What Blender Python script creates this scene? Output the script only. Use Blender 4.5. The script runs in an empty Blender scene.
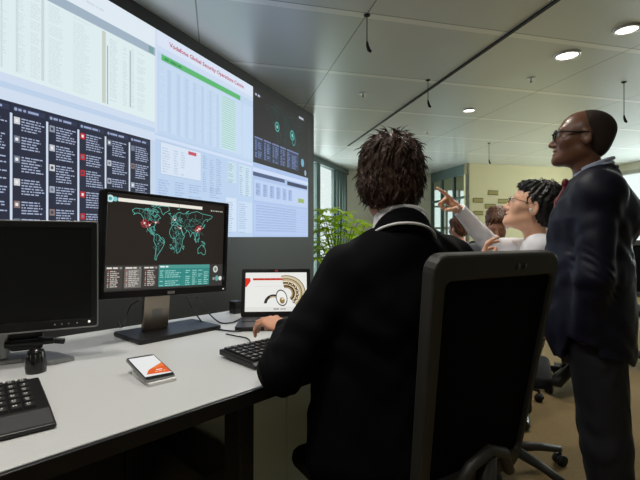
import bpy, bmesh, math, random
import numpy as np
from mathutils import Vector, Matrix, Euler, Quaternion

random.seed(7)
R = math.radians
CAM_H, FOC, CX, CY = 1.25, 420.0, 320.0, 237.0     # lens height, focal length in pixels, principal column, horizon row
scene = bpy.context.scene
COL = scene.collection


def at(px, py, Y):
    return Vector(((px - CX) / FOC * Y, Y, CAM_H - (py - CY) / FOC * Y))


def on(px, py, z):
    Y = (CAM_H - z) * FOC / (py - CY)
    return Vector(((px - CX) / FOC * Y, Y, z))


def lin(c):
    c = c / 255.0
    return c / 12.92 if c <= 0.04045 else ((c + 0.055) / 1.055) ** 2.4


def rgb(r, g, b):
    return (lin(r), lin(g), lin(b), 1.0)


# ------------------------------------------------------------------ materials
def mat(name, col, rough=0.6, metal=0.0, var=0.06, scale=30.0, bump=0.0, bscale=None, spec=0.5, coat=0.0, emit=None, estr=0.0, sheen=0.0):
    m = bpy.data.materials.new(name)
    m.use_nodes = True
    nt = m.node_tree
    b = nt.nodes['Principled BSDF']
    c = rgb(*col)
    b.inputs['Roughness'].default_value = rough
    b.inputs['Metallic'].default_value = metal
    b.inputs['Specular IOR Level'].default_value = spec
    b.inputs['Coat Weight'].default_value = coat
    if sheen:
        b.inputs['Sheen Weight'].default_value = sheen
        b.inputs['Sheen Roughness'].default_value = 0.4
    tc = nt.nodes.new('ShaderNodeTexCoord')
    nz = nt.nodes.new('ShaderNodeTexNoise')
    nz.inputs['Scale'].default_value = scale
    nz.inputs['Detail'].default_value = 4
    nt.links.new(tc.outputs['Object'], nz.inputs['Vector'])
    mx = nt.nodes.new('ShaderNodeMix')
    mx.data_type = 'RGBA'
    lo = tuple(max(0, x * (1 - var)) for x in c[:3]) + (1,)
    hi = tuple(min(1, x * (1 + var)) for x in c[:3]) + (1,)
    mx.inputs['A'].default_value = lo
    mx.inputs['B'].default_value = hi
    nt.links.new(nz.outputs['Fac'], mx.inputs['Factor'])
    nt.links.new(mx.outputs['Result'], b.inputs['Base Color'])
    if bump:
        bn = nt.nodes.new('ShaderNodeBump')
        bn.inputs['Strength'].default_value = bump
        bn.inputs['Distance'].default_value = 0.01
        n2 = nt.nodes.new('ShaderNodeTexNoise')
        n2.inputs['Scale'].default_value = bscale or scale * 4
        n2.inputs['Detail'].default_value = 3
        nt.links.new(tc.outputs['Object'], n2.inputs['Vector'])
        nt.links.new(n2.outputs['Fac'], bn.inputs['Height'])
        nt.links.new(bn.outputs['Normal'], b.inputs['Normal'])
    if emit:
        b.inputs['Emission Color'].default_value = rgb(*emit)
        b.inputs['Emission Strength'].default_value = estr
    return m


def screen_mat(name, strength, rough=0.35):
    """A lit display: what it shows comes from the colours of its pixels."""
    m = bpy.data.materials.new(name)
    m.use_nodes = True
    nt = m.node_tree
    b = nt.nodes['Principled BSDF']
    b.inputs['Base Color'].default_value = (0.01, 0.01, 0.01, 1)
    b.inputs['Roughness'].default_value = rough
    b.inputs['Specular IOR Level'].default_value = 0.2
    a = nt.nodes.new('ShaderNodeAttribute')
    a.attribute_name = 'pixels'
    nt.links.new(a.outputs['Color'], b.inputs['Emission Color'])
    b.inputs['Emission Strength'].default_value = strength
    return m


def glass_mat(name, tint=(244, 250, 248), gloss=0.12):
    m = bpy.data.materials.new(name)
    m.use_nodes = True
    nt = m.node_tree
    nt.nodes.remove(nt.nodes['Principled BSDF'])
    out = nt.nodes['Material Output']
    t = nt.nodes.new('ShaderNodeBsdfTransparent')
    t.inputs['Color'].default_value = rgb(*tint)
    g = nt.nodes.new('ShaderNodeBsdfGlossy')
    g.inputs['Roughness'].default_value = 0.03
    lw = nt.nodes.new('ShaderNodeLayerWeight')
    lw.inputs['Blend'].default_value = 0.5
    pw = nt.nodes.new('ShaderNodeMath')
    pw.operation = 'POWER'
    pw.inputs[1].default_value = 4.0
    nt.links.new(lw.outputs['Facing'], pw.inputs[0])
    fr = nt.nodes.new('ShaderNodeMath')
    fr.operation = 'MULTIPLY_ADD'
    fr.inputs[1].default_value = 0.5
    fr.inputs[2].default_value = 0.03
    nt.links.new(pw.outputs[0], fr.inputs[0])
    mx = nt.nodes.new('ShaderNodeMixShader')
    nt.links.new(fr.outputs[0], mx.inputs['Fac'])
    nt.links.new(t.outputs['BSDF'], mx.inputs[1])
    nt.links.new(g.outputs['BSDF'], mx.inputs[2])
    nt.links.new(mx.outputs['Shader'], out.inputs['Surface'])
    return m


def emit_mat(name, col, strength):
    return mat(name, (230, 230, 225), 0.5, emit=col, estr=strength)


# ------------------------------------------------------------------ scene objects
def empty(name, loc=(0, 0, 0), rotz=0.0, label=None, cat=None, group=None):
    o = bpy.data.objects.new(name, None)
    COL.objects.link(o)
    o.location = loc
    o.rotation_euler = (0, 0, rotz)
    o.empty_display_size = 0.1
    tag(o, label, cat, group)
    return o


def tag(o, label=None, cat=None, group=None, kind=None):
    if label:
        o['label'] = label
    if cat:
        o['category'] = cat
    if group:
        o['group'] = group
    if kind:
        o['kind'] = kind
    return o


def link_mesh(name, me, mats, parent=None, smooth=False):
    o = bpy.data.objects.new(name, me)
    for m in (mats if isinstance(mats, (list, tuple)) else [mats]):
        me.materials.append(m)
    if smooth:
        me.polygons.foreach_set('use_smooth', [True] * len(me.polygons))
    COL.objects.link(o)
    if parent is not None:
        o.parent = parent
    return o


class MB:
    """Collects shapes into ONE mesh."""

    def __init__(self, M=None):
        self.bm = bmesh.new()
        self.mi = 0
        self.M = M

    def _fin(self, vs, fs, smooth=False, M=None):
        for v in vs:
            if M is not None:
                v.co = M @ v.co
            if self.M is not None:
                v.co = self.M @ v.co
        for f in fs:
            f.material_index = self.mi
            f.smooth = smooth
        return self

    def poly(self, pts, faces, smooth=False, M=None):
        vs = [self.bm.verts.new(p) for p in pts]
        fs = []
        for f in faces:
            try:
                fs.append(self.bm.faces.new([vs[i] for i in f]))
            except ValueError:
                pass
        return self._fin(vs, fs, smooth, M)

    def box(self, x0, x1, y0, y1, z0, z1, M=None, taper=None):
        p = [(x0, y0, z0), (x1, y0, z0), (x1, y1, z0), (x0, y1, z0), (x0, y0, z1), (x1, y0, z1), (x1, y1, z1), (x0, y1, z1)]
        if taper is not None:
            cx, cy = (x0 + x1) / 2, (y0 + y1) / 2
            p = p[:4] + [(cx + (a - cx) * taper, cy + (b - cy) * taper, c) for a, b, c in p[4:]]
        return self.poly(p, [(0, 3, 2, 1), (4, 5, 6, 7), (0, 1, 5, 4), (1, 2, 6, 5), (2, 3, 7, 6), (3, 0, 4, 7)], M=M)

    def rbox(self, x0, x1, y0, y1, z0, z1, r=0.01, seg=4, axis='y', M=None):
        """Box with its four edges along AXIS rounded."""
        if axis == 'y':
            a0, a1, b0, b1, c0, c1 = x0, x1, z0, z1, y0, y1
        elif axis == 'z':
            a0, a1, b0, b1, c0, c1 = x0, x1, y0, y1, z0, z1
        else:
            a0, a1, b0, b1, c0, c1 = y0, y1, z0, z1, x0, x1
        ring = []
        for (ca, cb, s) in ((a1 - r, b1 - r, 0), (a0 + r, b1 - r, 90), (a0 + r, b0 + r, 180), (a1 - r, b0 + r, 270)):
            for k in range(seg + 1):
                t = R(s + 90 * k / seg)
                ring.append((ca + r * math.cos(t), cb + r * math.sin(t)))
        return self.prism(ring, c0, c1, axis, M)

    def prism(self, ring, c0, c1, axis='y', M=None, smooth=False):
        def p(a, b, c):
            return (a, c, b) if axis == 'y' else (a, b, c) if axis == 'z' else (c, a, b)
        n = len(ring)
        pts = [p(a, b, c0) for a, b in ring] + [p(a, b, c1) for a, b in ring]
        fs = [tuple(range(n - 1, -1, -1)), tuple(range(n, 2 * n))] + [(i, (i + 1) % n, n + (i + 1) % n, n + i) for i in range(n)]
        return self.poly(pts, fs, smooth, M)

    def tube(self, path, r, seg=8, M=None, closed=False, flat=1.0, up=None):
        path = [Vector(p) for p in path]
        n = len(path)
        rr = r if isinstance(r, (list, tuple)) else [r] * n
        pts, fs = [], []
        nrm = None
        for i, p in enumerate(path):
            if closed:
                t = path[(i + 1) % n] - path[i - 1]
            else:
                t = path[min(i + 1, n - 1)] - path[max(i - 1, 0)]
            if t.length < 1e-9:
                t = Vector((0, 0, 1))
            t.normalize()
            if nrm is None:
                ref = Vector(up) if up is not None else (Vector((0, 0, 1)) if abs(t.z) < 0.9 else Vector((1, 0, 0)))
                nrm = (ref - t * ref.dot(t)).normalized()
            else:
                nrm = nrm - t * nrm.dot(t)
                nrm = nrm.normalized() if nrm.length > 1e-6 else t.orthogonal().normalized()
            bn = t.cross(nrm)
            for k in range(seg):
                a = 2 * math.pi * k / seg
                pts.append(p + nrm * (math.cos(a) * rr[i] * flat) + bn * (math.sin(a) * rr[i]))
        for i in range(n if closed else n - 1):
            j = (i + 1) % n
            for k in range(seg):
                l = (k + 1) % seg
                fs.append((i * seg + k, i * seg + l, j * seg + l, j * seg + k))
        if not closed:
            fs.append(tuple(range(seg - 1, -1, -1)))
            fs.append(tuple((n - 1) * seg + k for k in range(seg)))
        return self.poly(pts, fs, True, M)

    def cyl(self, a, b, r0, r1=None, seg=20, M=None):
        return self.tube([a, b], [r0, r0 if r1 is None else r1], seg, M)

    def lathe(self, prof, seg=24, M=None, smooth=True):
        pts, fs = [], []
        n = len(prof)
        for k in range(seg):
            a = 2 * math.pi * k / seg
            for r, z in prof:
                pts.append((r * math.cos(a), r * math.sin(a), z))
        for k in range(seg):
            l = (k + 1) % seg
            for i in range(n - 1):
                fs.append((k * n + i, l * n + i, l * n + i + 1, k * n + i + 1))
        fs.append(tuple(k * n for k in range(seg - 1, -1, -1)))
        fs.append(tuple(k * n + n - 1 for k in range(seg)))
        return self.poly(pts, fs, smooth, M)

    def ball(self, c, r, seg=12, M=None):
        rx, ry, rz = r if isinstance(r, (list, tuple)) else (r, r, r)
        pts, fs = [], []
        h = seg // 2
        for i in range(h + 1):
            t = math.pi * i / h
            for k in range(seg):
                a = 2 * math.pi * k / seg
                pts.append((c[0] + rx * math.sin(t) * math.cos(a), c[1] + ry * math.sin(t) * math.sin(a), c[2] + rz * math.cos(t)))
        for i in range(h):
            for k in range(seg):
                l = (k + 1) % seg
                fs.append((i * seg + k, (i + 1) * seg + k, (i + 1) * seg + l, i * seg + l))
        return self.poly(pts, fs, True, M)

    def build(self, name, mats, parent=None, bevel=0.0, bseg=2):
        bmesh.ops.remove_doubles(self.bm, verts=self.bm.verts, dist=1e-6)
        bmesh.ops.recalc_face_normals(self.bm, faces=self.bm.faces)
        me = bpy.data.meshes.new(name)
        self.bm.to_mesh(me)
        self.bm.free()
        o = link_mesh(name, me, mats, parent)
        if bevel:
            md = o.modifiers.new('edge', 'BEVEL')
            md.width = bevel
            md.segments = bseg
            md.limit_method = 'ANGLE'
            md.angle_limit = R(40)
        return o


def children_of(o):
    return [c for c in COL.objects if c.parent == o]


def copy_tree(o, parent=None):
    c = o.copy()
    COL.objects.link(c)
    if parent is not None:
        c.parent = parent
    for ch in children_of(o):
        copy_tree(ch, c)
    return c


# ------------------------------------------------------------------ pixels of a display
class Canvas:
    """What a display shows: coloured patches in the plane of its glass (local x to the side, local z up, front is -y)."""

    def __init__(self):
        self.v, self.f, self.c = [], [], []

    def poly(self, pts, col, layer=1):
        b = len(self.v)
        # front is -y: counter-clockwise seen from -y
        self.v += [(p[0], -0.0002 * layer, p[1]) for p in pts]
        self.f.append(tuple(range(b, b + len(pts))))
        self.c.append(rgb(*col))

    def rect(self, x0, z0, x1, z1, col, layer=1):
        self.poly([(x0, z0), (x1, z0), (x1, z1), (x0, z1)], col, layer)

    def frame(self, x0, z0, x1, z1, w, col, layer=2):
        self.rect(x0, z0, x1, z0 + w, col, layer)
        self.rect(x0, z1 - w, x1, z1, col, layer)
        self.rect(x0, z0, x0 + w, z1, col, layer)
        self.rect(x1 - w, z0, x1, z1, col, layer)

    def line(self, pts, w, col, layer=3, closed=False):
        n = len(pts)
        for i in range(n if closed else n - 1):
            a, b = Vector(pts[i]), Vector(pts[(i + 1) % n])
            d = b - a
            if d.length < 1e-7:
                continue
            d.normalize()
            q = Vector((-d.y, d.x)) * (w / 2)
            e = d * (w * 0.3)
            self.poly([a - q - e, b - q + e, b + q + e, a + q - e], col, layer)

    def ellipse(self, cx, cz, rx, rz, col, layer=3, seg=24, a0=0, a1=360, rin=0.0, rot=0.0):
        ca, sa = math.cos(R(rot)), math.sin(R(rot))
        def P(a, k):
            x, z = rx * k * math.cos(a), rz * k * math.sin(a)
            return (cx + x * ca - z * sa, cz + x * sa + z * ca)
        if rin <= 0:
            self.poly([P(R(a0 + (a1 - a0) * i / seg), 1) for i in range(seg)], col, layer)
        else:
            for i in range(seg):
                a, b = R(a0 + (a1 - a0) * i / seg), R(a0 + (a1 - a0) * (i + 1) / seg)
                self.poly([P(a, rin), P(a, 1), P(b, 1), P(b, rin)], col, layer)

    def words(self, x0, x1, z, h, col, layer=3, fill=0.85, seed=None):
        """A line of small print too small to read: word-long strokes."""
        rnd = random.random
        x = x0
        end = x0 + (x1 - x0) * fill
        while x < end:
            w = h * (1.0 + 4.0 * rnd())
            self.rect(x, z, min(x + w, end), z + h, col, layer)
            x += w + h * (0.5 + 0.5 * rnd())

    def text(self, s, x, z, size, col, layer=4, width=None, bold=0.0):
        cu = bpy.data.curves.new('type', 'FONT')
        cu.body = s
        cu.size = size
        cu.offset = bold
        cu.resolution_u = 2
        ob = bpy.data.objects.new('type', cu)
        COL.objects.link(ob)
        dg = bpy.context.evaluated_depsgraph_get()
        me = ob.evaluated_get(dg).to_mesh()
        xs = [v.co.x for v in me.vertices] or [0, 1]
        k = 1.0 if width is None else width / (max(xs) - min(xs))
        for p in me.polygons:
            self.poly([(x + me.vertices[i].co.x * k, z + me.vertices[i].co.y) for i in p.vertices], col, layer)
        bpy.data.objects.remove(ob)
        bpy.data.curves.remove(cu)

    def build(self, name, material, parent):
        me = bpy.data.meshes.new(name)
        me.from_pydata(self.v, [], self.f)
        at_ = me.attributes.new('pixels', 'FLOAT_COLOR', 'FACE')
        at_.data.foreach_set('color', np.array(self.c, np.float32).ravel())
        me.update()
        # every patch faces the viewer at -y
        bm = bmesh.new()
        bm.from_mesh(me)
        for f in bm.faces:
            if f.normal.y > 0:
                f.normal_flip()
        bm.to_mesh(me)
        bm.free()
        return link_mesh(name, me, material, parent)


# ------------------------------------------------------------------ bodies and clothes: one blended continuous surface
def rot_to(F, pitch=0.0, roll=0.0):
    """Rotation whose +y is F (horizontal), +x the right hand side, +z up; then pitched up and rolled."""
    F = Vector((F[0], F[1], 0)).normalized()
    Rt = Vector((F.y, -F.x, 0))
    M = Matrix((Rt, F, Vector((0, 0, 1)))).transposed()
    return M @ Matrix.Rotation(R(pitch), 3, 'X') @ Matrix.Rotation(R(roll), 3, 'Y')


class Blend:
    def __init__(self):
        self.p = []

    def cap(self, a, b, ra, rb=None, k=0.02, op='u', axis=None, flat=1.0):
        a, b = np.array(a, np.float32), np.array(b, np.float32)
        rb = ra if rb is None else rb
        d = b - a
        L2 = float(d @ d) + 1e-12
        if axis is not None:
            ax = np.array(axis, np.float32)
            ax /= np.linalg.norm(ax)

        def f(P):
            q = P - a
            t = np.clip(q @ d / L2, 0, 1)
            e = q - t[:, None] * d
            if axis is not None:
                s = e @ ax
                e = e + (s * (1.0 / flat - 1.0))[:, None] * ax
            return np.sqrt((e * e).sum(1)) - (ra + (rb - ra) * t)
        m = max(ra, rb)
        self.p.append((f, (a + b) / 2, float(np.sqrt(L2)) / 2 + m * max(1, flat), k, op))
        return self

    def ell(self, c, r, M=None, k=0.02, op='u'):
        c, r = np.array(c, np.float32), np.array(r, np.float32)
        W = np.array(M, np.float32) if M is not None else np.eye(3, dtype=np.float32)

        def f(P):
            q = (P - c) @ W
            a = np.sqrt(((q / r) ** 2).sum(1)) + 1e-9
            b = np.sqrt(((q / (r * r)) ** 2).sum(1)) + 1e-9
            return a * (a - 1) / b
        self.p.append((f, c, float(r.max()), k, op))
        return self

    def chain(self, pts, rs, k=0.015, op='u', axis=None, flat=1.0):
        for i in range(len(pts) - 1):
            self.cap(pts[i], pts[i + 1], rs[i], rs[i + 1], k, op, axis, flat)
        return self

    def cut(self, point, normal, k=0.004):
        """Remove what lies on the side NORMAL points to."""
        c, n = np.array(point, np.float32), np.array(normal, np.float32)
        n /= np.linalg.norm(n)
        self.p.append((lambda P: (P - c) @ n, c, 1e9, k, 'i'))
        return self

    def ripple(self, fn, c=(0, 0, 0), r=1e9):
        self.p.append((fn, np.array(c, np.float32), r, 0, 'd'))
        return self

    def ev(self, P, near=None):
        d = np.full(len(P), 1.0, np.float32)
        for f, c, r, k, op in (self.p if near is None else near):
            q = f(P)
            if op == 'u':
                h = np.clip(0.5 + 0.5 * (d - q) / k, 0, 1)
                d = d + (q - d) * h - k * h * (1 - h)
            elif op == 's':
                q = -q
                h = np.clip(0.5 + 0.5 * (q - d) / k, 0, 1)
                d = d + (q - d) * h + k * h * (1 - h)
            elif op == 'i':
                h = np.clip(0.5 + 0.5 * (q - d) / k, 0, 1)
                d = d + (q - d) * h + k * h * (1 - h)
            else:
                d = d + q
        return d

    def mesh(self, name, vox=0.005, smooth=1, B=16):
        us = [(c, r) for f, c, r, k, op in self.p if op == 'u']
        lo = np.min([c - r for c, r in us], 0) - 3 * vox
        hi = np.max([c + r for c, r in us], 0) + 3 * vox
        n = np.ceil((hi - lo) / (vox * B)).astype(int) * B + 1
        V = np.ones(n, np.float32)
        half = vox * B / 2
        g = np.arange(B + 1, dtype=np.float32) * vox
        gx, gy, gz = np.meshgrid(g, g, g, indexing='ij')
        base = np.stack([gx.ravel(), gy.ravel(), gz.ravel()], 1)
        for i in range(0, n[0] - 1, B):
            for j in range(0, n[1] - 1, B):
                for k in range(0, n[2] - 1, B):
                    o = (lo + np.array((i, j, k)) * vox).astype(np.float32)
                    ctr = o + half
                    near, anyu = [], False
                    for q in self.p:
                        dd = np.linalg.norm(np.maximum(np.abs(ctr - q[1]) - half, 0)) - q[2]
                        if dd < 0.06 + q[3]:
                            near.append(q)
                            anyu = anyu or q[4] == 'u'
                    if not anyu:
                        continue
                    V[i:i + B + 1, j:j + B + 1, k:k + B + 1] = self.ev(base + o, near).reshape(B + 1, B + 1, B + 1)
        return surface(name, V, lo, vox, smooth)


def surface(name, V, lo, vox, smooth):
    ins = V < 0
    cnt = np.zeros(np.array(V.shape) - 1, np.uint8)
    off = [(a, b, c) for a in (0, 1) for b in (0, 1) for c in (0, 1)]
    nx, ny, nz = cnt.shape
    for a, b, c in off:
        cnt += ins[a:a + nx, b:b + ny, c:c + nz]
    act = np.argwhere((cnt > 0) & (cnt < 8))
    cv = {o_: V[act[:, 0] + o_[0], act[:, 1] + o_[1], act[:, 2] + o_[2]] for o_ in off}
    acc = np.zeros((len(act), 3), np.float64)
    num = np.zeros(len(act))
    for p in off:
        for ax in range(3):
            if p[ax]:
                continue
            q = list(p)
            q[ax] = 1
            a, b = cv[p], cv[tuple(q)]
            m = (a < 0) != (b < 0)
            t = np.where(m, a / np.where(m, a - b, 1), 0)
            pt = np.tile(np.array(p, np.float64), (len(act), 1))
            pt[:, ax] += t
            acc += pt * m[:, None]
            num += m
    pos = lo + (act + acc / num[:, None]) * vox
    key = (act[:, 0] * ny + act[:, 1]) * nz + act[:, 2]

    def idx(a):
        return np.searchsorted(key, (a[:, 0] * ny + a[:, 1]) * nz + a[:, 2])
    quads = []
    for ax in range(3):
        u, w = (ax + 1) % 3, (ax + 2) % 3
        sl0 = [slice(None)] * 3
        sl1 = [slice(None)] * 3
        sl0[ax], sl1[ax] = slice(0, -1), slice(1, None)
        s0, s1 = ins[tuple(sl0)], ins[tuple(sl1)]
        for flip, m in ((False, s0 & ~s1), (True, ~s0 & s1)):
            e = np.argwhere(m)
            e = e[(e[:, u] > 0) & (e[:, w] > 0) & (e[:, u] < cnt.shape[u]) & (e[:, w] < cnt.shape[w])]
            du, dw = np.zeros(3, int), np.zeros(3, int)
            du[u], dw[w] = 1, 1
            q = np.stack([idx(e - du - dw), idx(e - dw), idx(e), idx(e - du)], 1)
            quads.append(q[:, ::-1] if flip else q)
    Q = np.concatenate(quads)
    for _ in range(smooth):
        s = np.zeros_like(pos)
        c = np.zeros(len(pos))
        for a in range(4):
            b = (a + 1) % 4
            np.add.at(s, Q[:, a], pos[Q[:, b]])
            np.add.at(c, Q[:, a], 1)
            np.add.at(s, Q[:, b], pos[Q[:, a]])
            np.add.at(c, Q[:, b], 1)
        pos = pos * 0.5 + 0.5 * s / np.maximum(c, 1)[:, None]
    me = bpy.data.meshes.new(name)
    me.vertices.add(len(pos))
    me.vertices.foreach_set('co', pos.astype(np.float32).ravel())
    me.loops.add(len(Q) * 4)
    me.loops.foreach_set('vertex_index', Q.astype(np.int32).ravel())
    me.polygons.add(len(Q))
    me.polygons.foreach_set('loop_start', np.arange(0, len(Q) * 4, 4, dtype=np.int32))
    me.polygons.foreach_set('use_smooth', np.ones(len(Q), bool))
    me.update(calc_edges=True)
    me.validate()
    return me


def soft(name, blend, material, parent, vox=0.005, smooth=1):
    """Blend in world space -> a mesh child of PARENT (an Empty with a location only)."""
    me = blend.mesh(name, vox, smooth)
    p = parent.location
    me.transform(Matrix.Translation((-p.x, -p.y, -p.z)))
    return link_mesh(name, me, material, parent)
# ================================================================== the room
CEIL = 2.85
D1 = Vector((-0.238, 0.971, 0))        # direction of the ceiling channel
D2 = Vector((0.971, 0.238, 0))         # across it
A2 = math.atan2(D2.y, D2.x)
WDIR = Vector((0.403, 0.915, 0))       # along the video wall
WROT = math.atan2(WDIR.y, WDIR.x)
WEND = Vector((-0.153, 5.36, 0))       # its far end

M = {}
M['carpet'] = mat('carpet_brown', (124, 104, 66), 0.95, var=0.25, scale=60, bump=0.5, bscale=400)
M['beige'] = mat('wall_beige_paint', (196, 184, 142), 0.7, var=0.03, scale=6)
M['pale'] = mat('wall_pale_paint', (206, 204, 190), 0.75, var=0.03, scale=6)
M['panel'] = mat('dark_wall_panel', (33, 32, 32), 0.5, var=0.05, scale=8)
M['teal'] = mat('green_grey_frame', (80, 95, 92), 0.45, metal=0.3, var=0.05)
M['steel'] = mat('light_steel_frame', (176, 180, 176), 0.4, metal=0.5, var=0.04)
M['glass'] = glass_mat('clear_glass')
M['black'] = mat('black_plastic', (16, 16, 17), 0.42, var=0.08, scale=60)
M['blackmat'] = mat('black_matt_plastic', (13, 13, 14), 0.65, var=0.1, scale=80, bump=0.1)
M['bezel'] = mat('dark_bezel', (14, 14, 15), 0.3, var=0.05)
M['silver'] = mat('silver_plastic', (150, 150, 150), 0.35, metal=0.6, var=0.05)
M['brushed'] = mat('brushed_metal', (165, 155, 142), 0.3, metal=0.9, var=0.08, scale=90)
M['white'] = mat('white_plastic', (226, 226, 224), 0.4, var=0.02)
M['chrome'] = mat('chrome', (200, 200, 200), 0.15, metal=1.0, var=0.03)
M['wallscreen'] = screen_mat('wall_display_pixels', 1.0, 0.5)
M['deskscreen'] = screen_mat('desk_display_pixels', 1.0, 0.25)


def ceiling_mat():
    m = mat('ceiling_metal_panels', (216, 220, 217), 0.34, metal=0.4, var=0.03, scale=3)
    nt = m.node_tree
    b = nt.nodes['Principled BSDF']
    src = b.inputs['Base Color'].links[0].from_socket
    g = nt.nodes.new('ShaderNodeNewGeometry')

    def math_(op, a, bb):
        n = nt.nodes.new('ShaderNodeMath')
        n.operation = op
        for i, x in enumerate((a, bb)):
            if isinstance(x, (int, float)):
                n.inputs[i].default_value = x
            else:
                nt.links.new(x, n.inputs[i])
        return n.outputs[0]

    def along(d, off, per):
        n = nt.nodes.new('ShaderNodeVectorMath')
        n.operation = 'DOT_PRODUCT'
        n.inputs[1].default_value = tuple(d)
        nt.links.new(g.outputs['Position'], n.inputs[0])
        return math_('FLOORED_MODULO', math_('SUBTRACT', n.outputs['Value'], off), per)
    u = along(D1, 2.828, 1.06)
    v = along(D2, 1.04, 1.186)
    seam = math_('MAXIMUM', math_('LESS_THAN', v, 0.010), math_('LESS_THAN', u, 0.008))
    band = math_('MULTIPLY', math_('LESS_THAN', u, 0.075), math_('GREATER_THAN', u, 0.012))
    m1 = nt.nodes.new('ShaderNodeMix')
    m1.data_type = 'RGBA'
    nt.links.new(band, m1.inputs['Factor'])
    nt.links.new(src, m1.inputs['A'])
    m1.inputs['B'].default_value = rgb(240, 241, 236)
    m2 = nt.nodes.new('ShaderNodeMix')
    m2.data_type = 'RGBA'
    nt.links.new(seam, m2.inputs['Factor'])
    nt.links.new(m1.outputs['Result'], m2.inputs['A'])
    m2.inputs['B'].default_value = rgb(150, 150, 146)
    nt.links.new(m2.outputs['Result'], b.inputs['Base Color'])
    return m


M['ceiling'] = ceiling_mat()


def struct(o):
    o['kind'] = 'structure'
    return o


def wall_seg(mb, p, d, s0, s1, z0, z1, t0=0.0, t1=0.1):
    """A slab along direction d from p, thickness from t0 to t1 on the left of d."""
    n = Vector((-d.y, d.x, 0))
    q = [p + d * s0 + n * t0, p + d * s1 + n * t0, p + d * s1 + n * t1, p + d * s0 + n * t1]
    pts = [(a.x, a.y, z0) for a in q] + [(a.x, a.y, z1) for a in q]
    mb.poly(pts, [(0, 3, 2, 1), (4, 5, 6, 7), (0, 1, 5, 4), (1, 2, 6, 5), (2, 3, 7, 6), (3, 0, 4, 7)])


ROOM = [(-5.28, -3.02), (9.80, -3.02), (6.20, 11.60), (0.56, 10.22)]
struct(MB().prism(ROOM, -0.1, 0.0, 'z').build('floor', M['carpet']))
struct(MB().prism(ROOM, CEIL, CEIL + 0.1, 'z').build('ceiling', M['ceiling']))

# the dark wall that holds the displays: below, above, at the far end and behind them
CELL, CH, NCOL = 1.28, 0.75, 3
w = MB()
wall_seg(w, WEND, WDIR, -9.0, 0.18, 0, CAM_H, 0, 0.14)
wall_seg(w, WEND, WDIR, -9.0, 0.18, CAM_H + 2 * CH, CEIL, 0, 0.14)
wall_seg(w, WEND, WDIR, 0, 0.18, CAM_H, CAM_H + 2 * CH, 0, 0.14)
wall_seg(w, WEND, WDIR, -9.0, 0, CAM_H, CAM_H + 2 * CH, 0.12, 0.14)
wall_seg(w, WEND, WDIR, -9.0, -NCOL * CELL, CAM_H, CAM_H + 2 * CH, 0, 0.12)
struct(w.build('wall_left', M['panel']))

# window front behind the end of the video wall
FA = Vector((0.04, 8.7, 0))
w = MB()
wall_seg(w, FA, WDIR, -9, -1.0, 0, CEIL, 0, 0.15)
struct(w.build('wall_outer', M['pale']))
w = MB()
for s0, s1 in ((-1.0, -0.85), (-0.26, -0.08), (0.66, 0.82), (0.88, 0.98), (1.04, 1.20), (1.26, 1.34), (1.40, 1.52)):
    wall_seg(w, FA, WDIR, s0, s1, 0, CEIL, 0.0, 0.06)
wall_seg(w, FA, WDIR, -1.0, 1.52, 2.74, CEIL, -0.04, 0.1)
wall_seg(w, FA, WDIR, -1.0, 1.52, 0, 0.12, -0.02, 0.1)
win1 = struct(w.build('window_1', M['teal']))
w = MB()
wall_seg(w, FA, WDIR, -0.85, 1.42, 0.12, 2.74, 0.03, 0.036)
w.build('pane', M['glass'], win1)

# end wall: plain to the side of the windows, glazed behind the meeting room
FB = FA + WDIR * 1.52
w = MB()
wall_seg(w, FB, D2, 0, 2.25, 0, CEIL, 0, 0.12)
wall_seg(w, FB, D2, 2.25, 5.6, 2.45, CEIL, 0, 0.12)
wall_seg(w, FB, D2, 2.25, 5.6, 0, 0.3, 0, 0.12)
struct(w.build('wall_end', M['pale']))
w = MB()
for s in (2.25, 2.62, 2.98, 3.34, 3.7, 4.3, 4.9, 5.54):
    wall_seg(w, FB, D2, s, s + 0.06, 0.3, 2.45, -0.02, 0.1)
wall_seg(w, FB, D2, 2.25, 5.6, 1.45, 1.5, -0.02, 0.1)
wall_seg(w, FB, D2, 2.25, 5.6, 2.0, 2.04, -0.02, 0.1)
win2 = struct(w.build('window_2', M['steel']))
w = MB()
wall_seg(w, FB, D2, 2.25, 5.6, 0.3, 2.45, 0.05, 0.06)
w.build('pane', M['glass'], win2)

# meeting room: beige front and a glazed side
C0 = at(467, 163, 672 / (CY - 163))
C0.z = 0
w = MB()
wall_seg(w, C0, D2, 0.0, 3.45, 0, CEIL, 0, 0.12)
struct(w.build('wall_meeting_room', M['beige']))
w = MB()
wall_seg(w, C0, D1, 0.0, 1.62, 2.62, CEIL, -0.06, 0.0)
wall_seg(w, C0, D1, 0.0, 1.62, 0, 0.1, -0.06, 0.0)
for s in (0.0, 0.52, 1.05, 1.54):
    wall_seg(w, C0, D1, s, s + 0.06, 0.1, 2.62, -0.06, 0.0)
wall_seg(w, C0, D1, 0.0, 1.62, 2.1, 2.15, -0.06, 0.0)
par = struct(w.build('window_3', M['teal']))
w = MB()
wall_seg(w, C0, D1, 0.0, 1.6, 0.1, 2.62, -0.034, -0.026)
w.build('pane', M['glass'], par)

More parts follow.
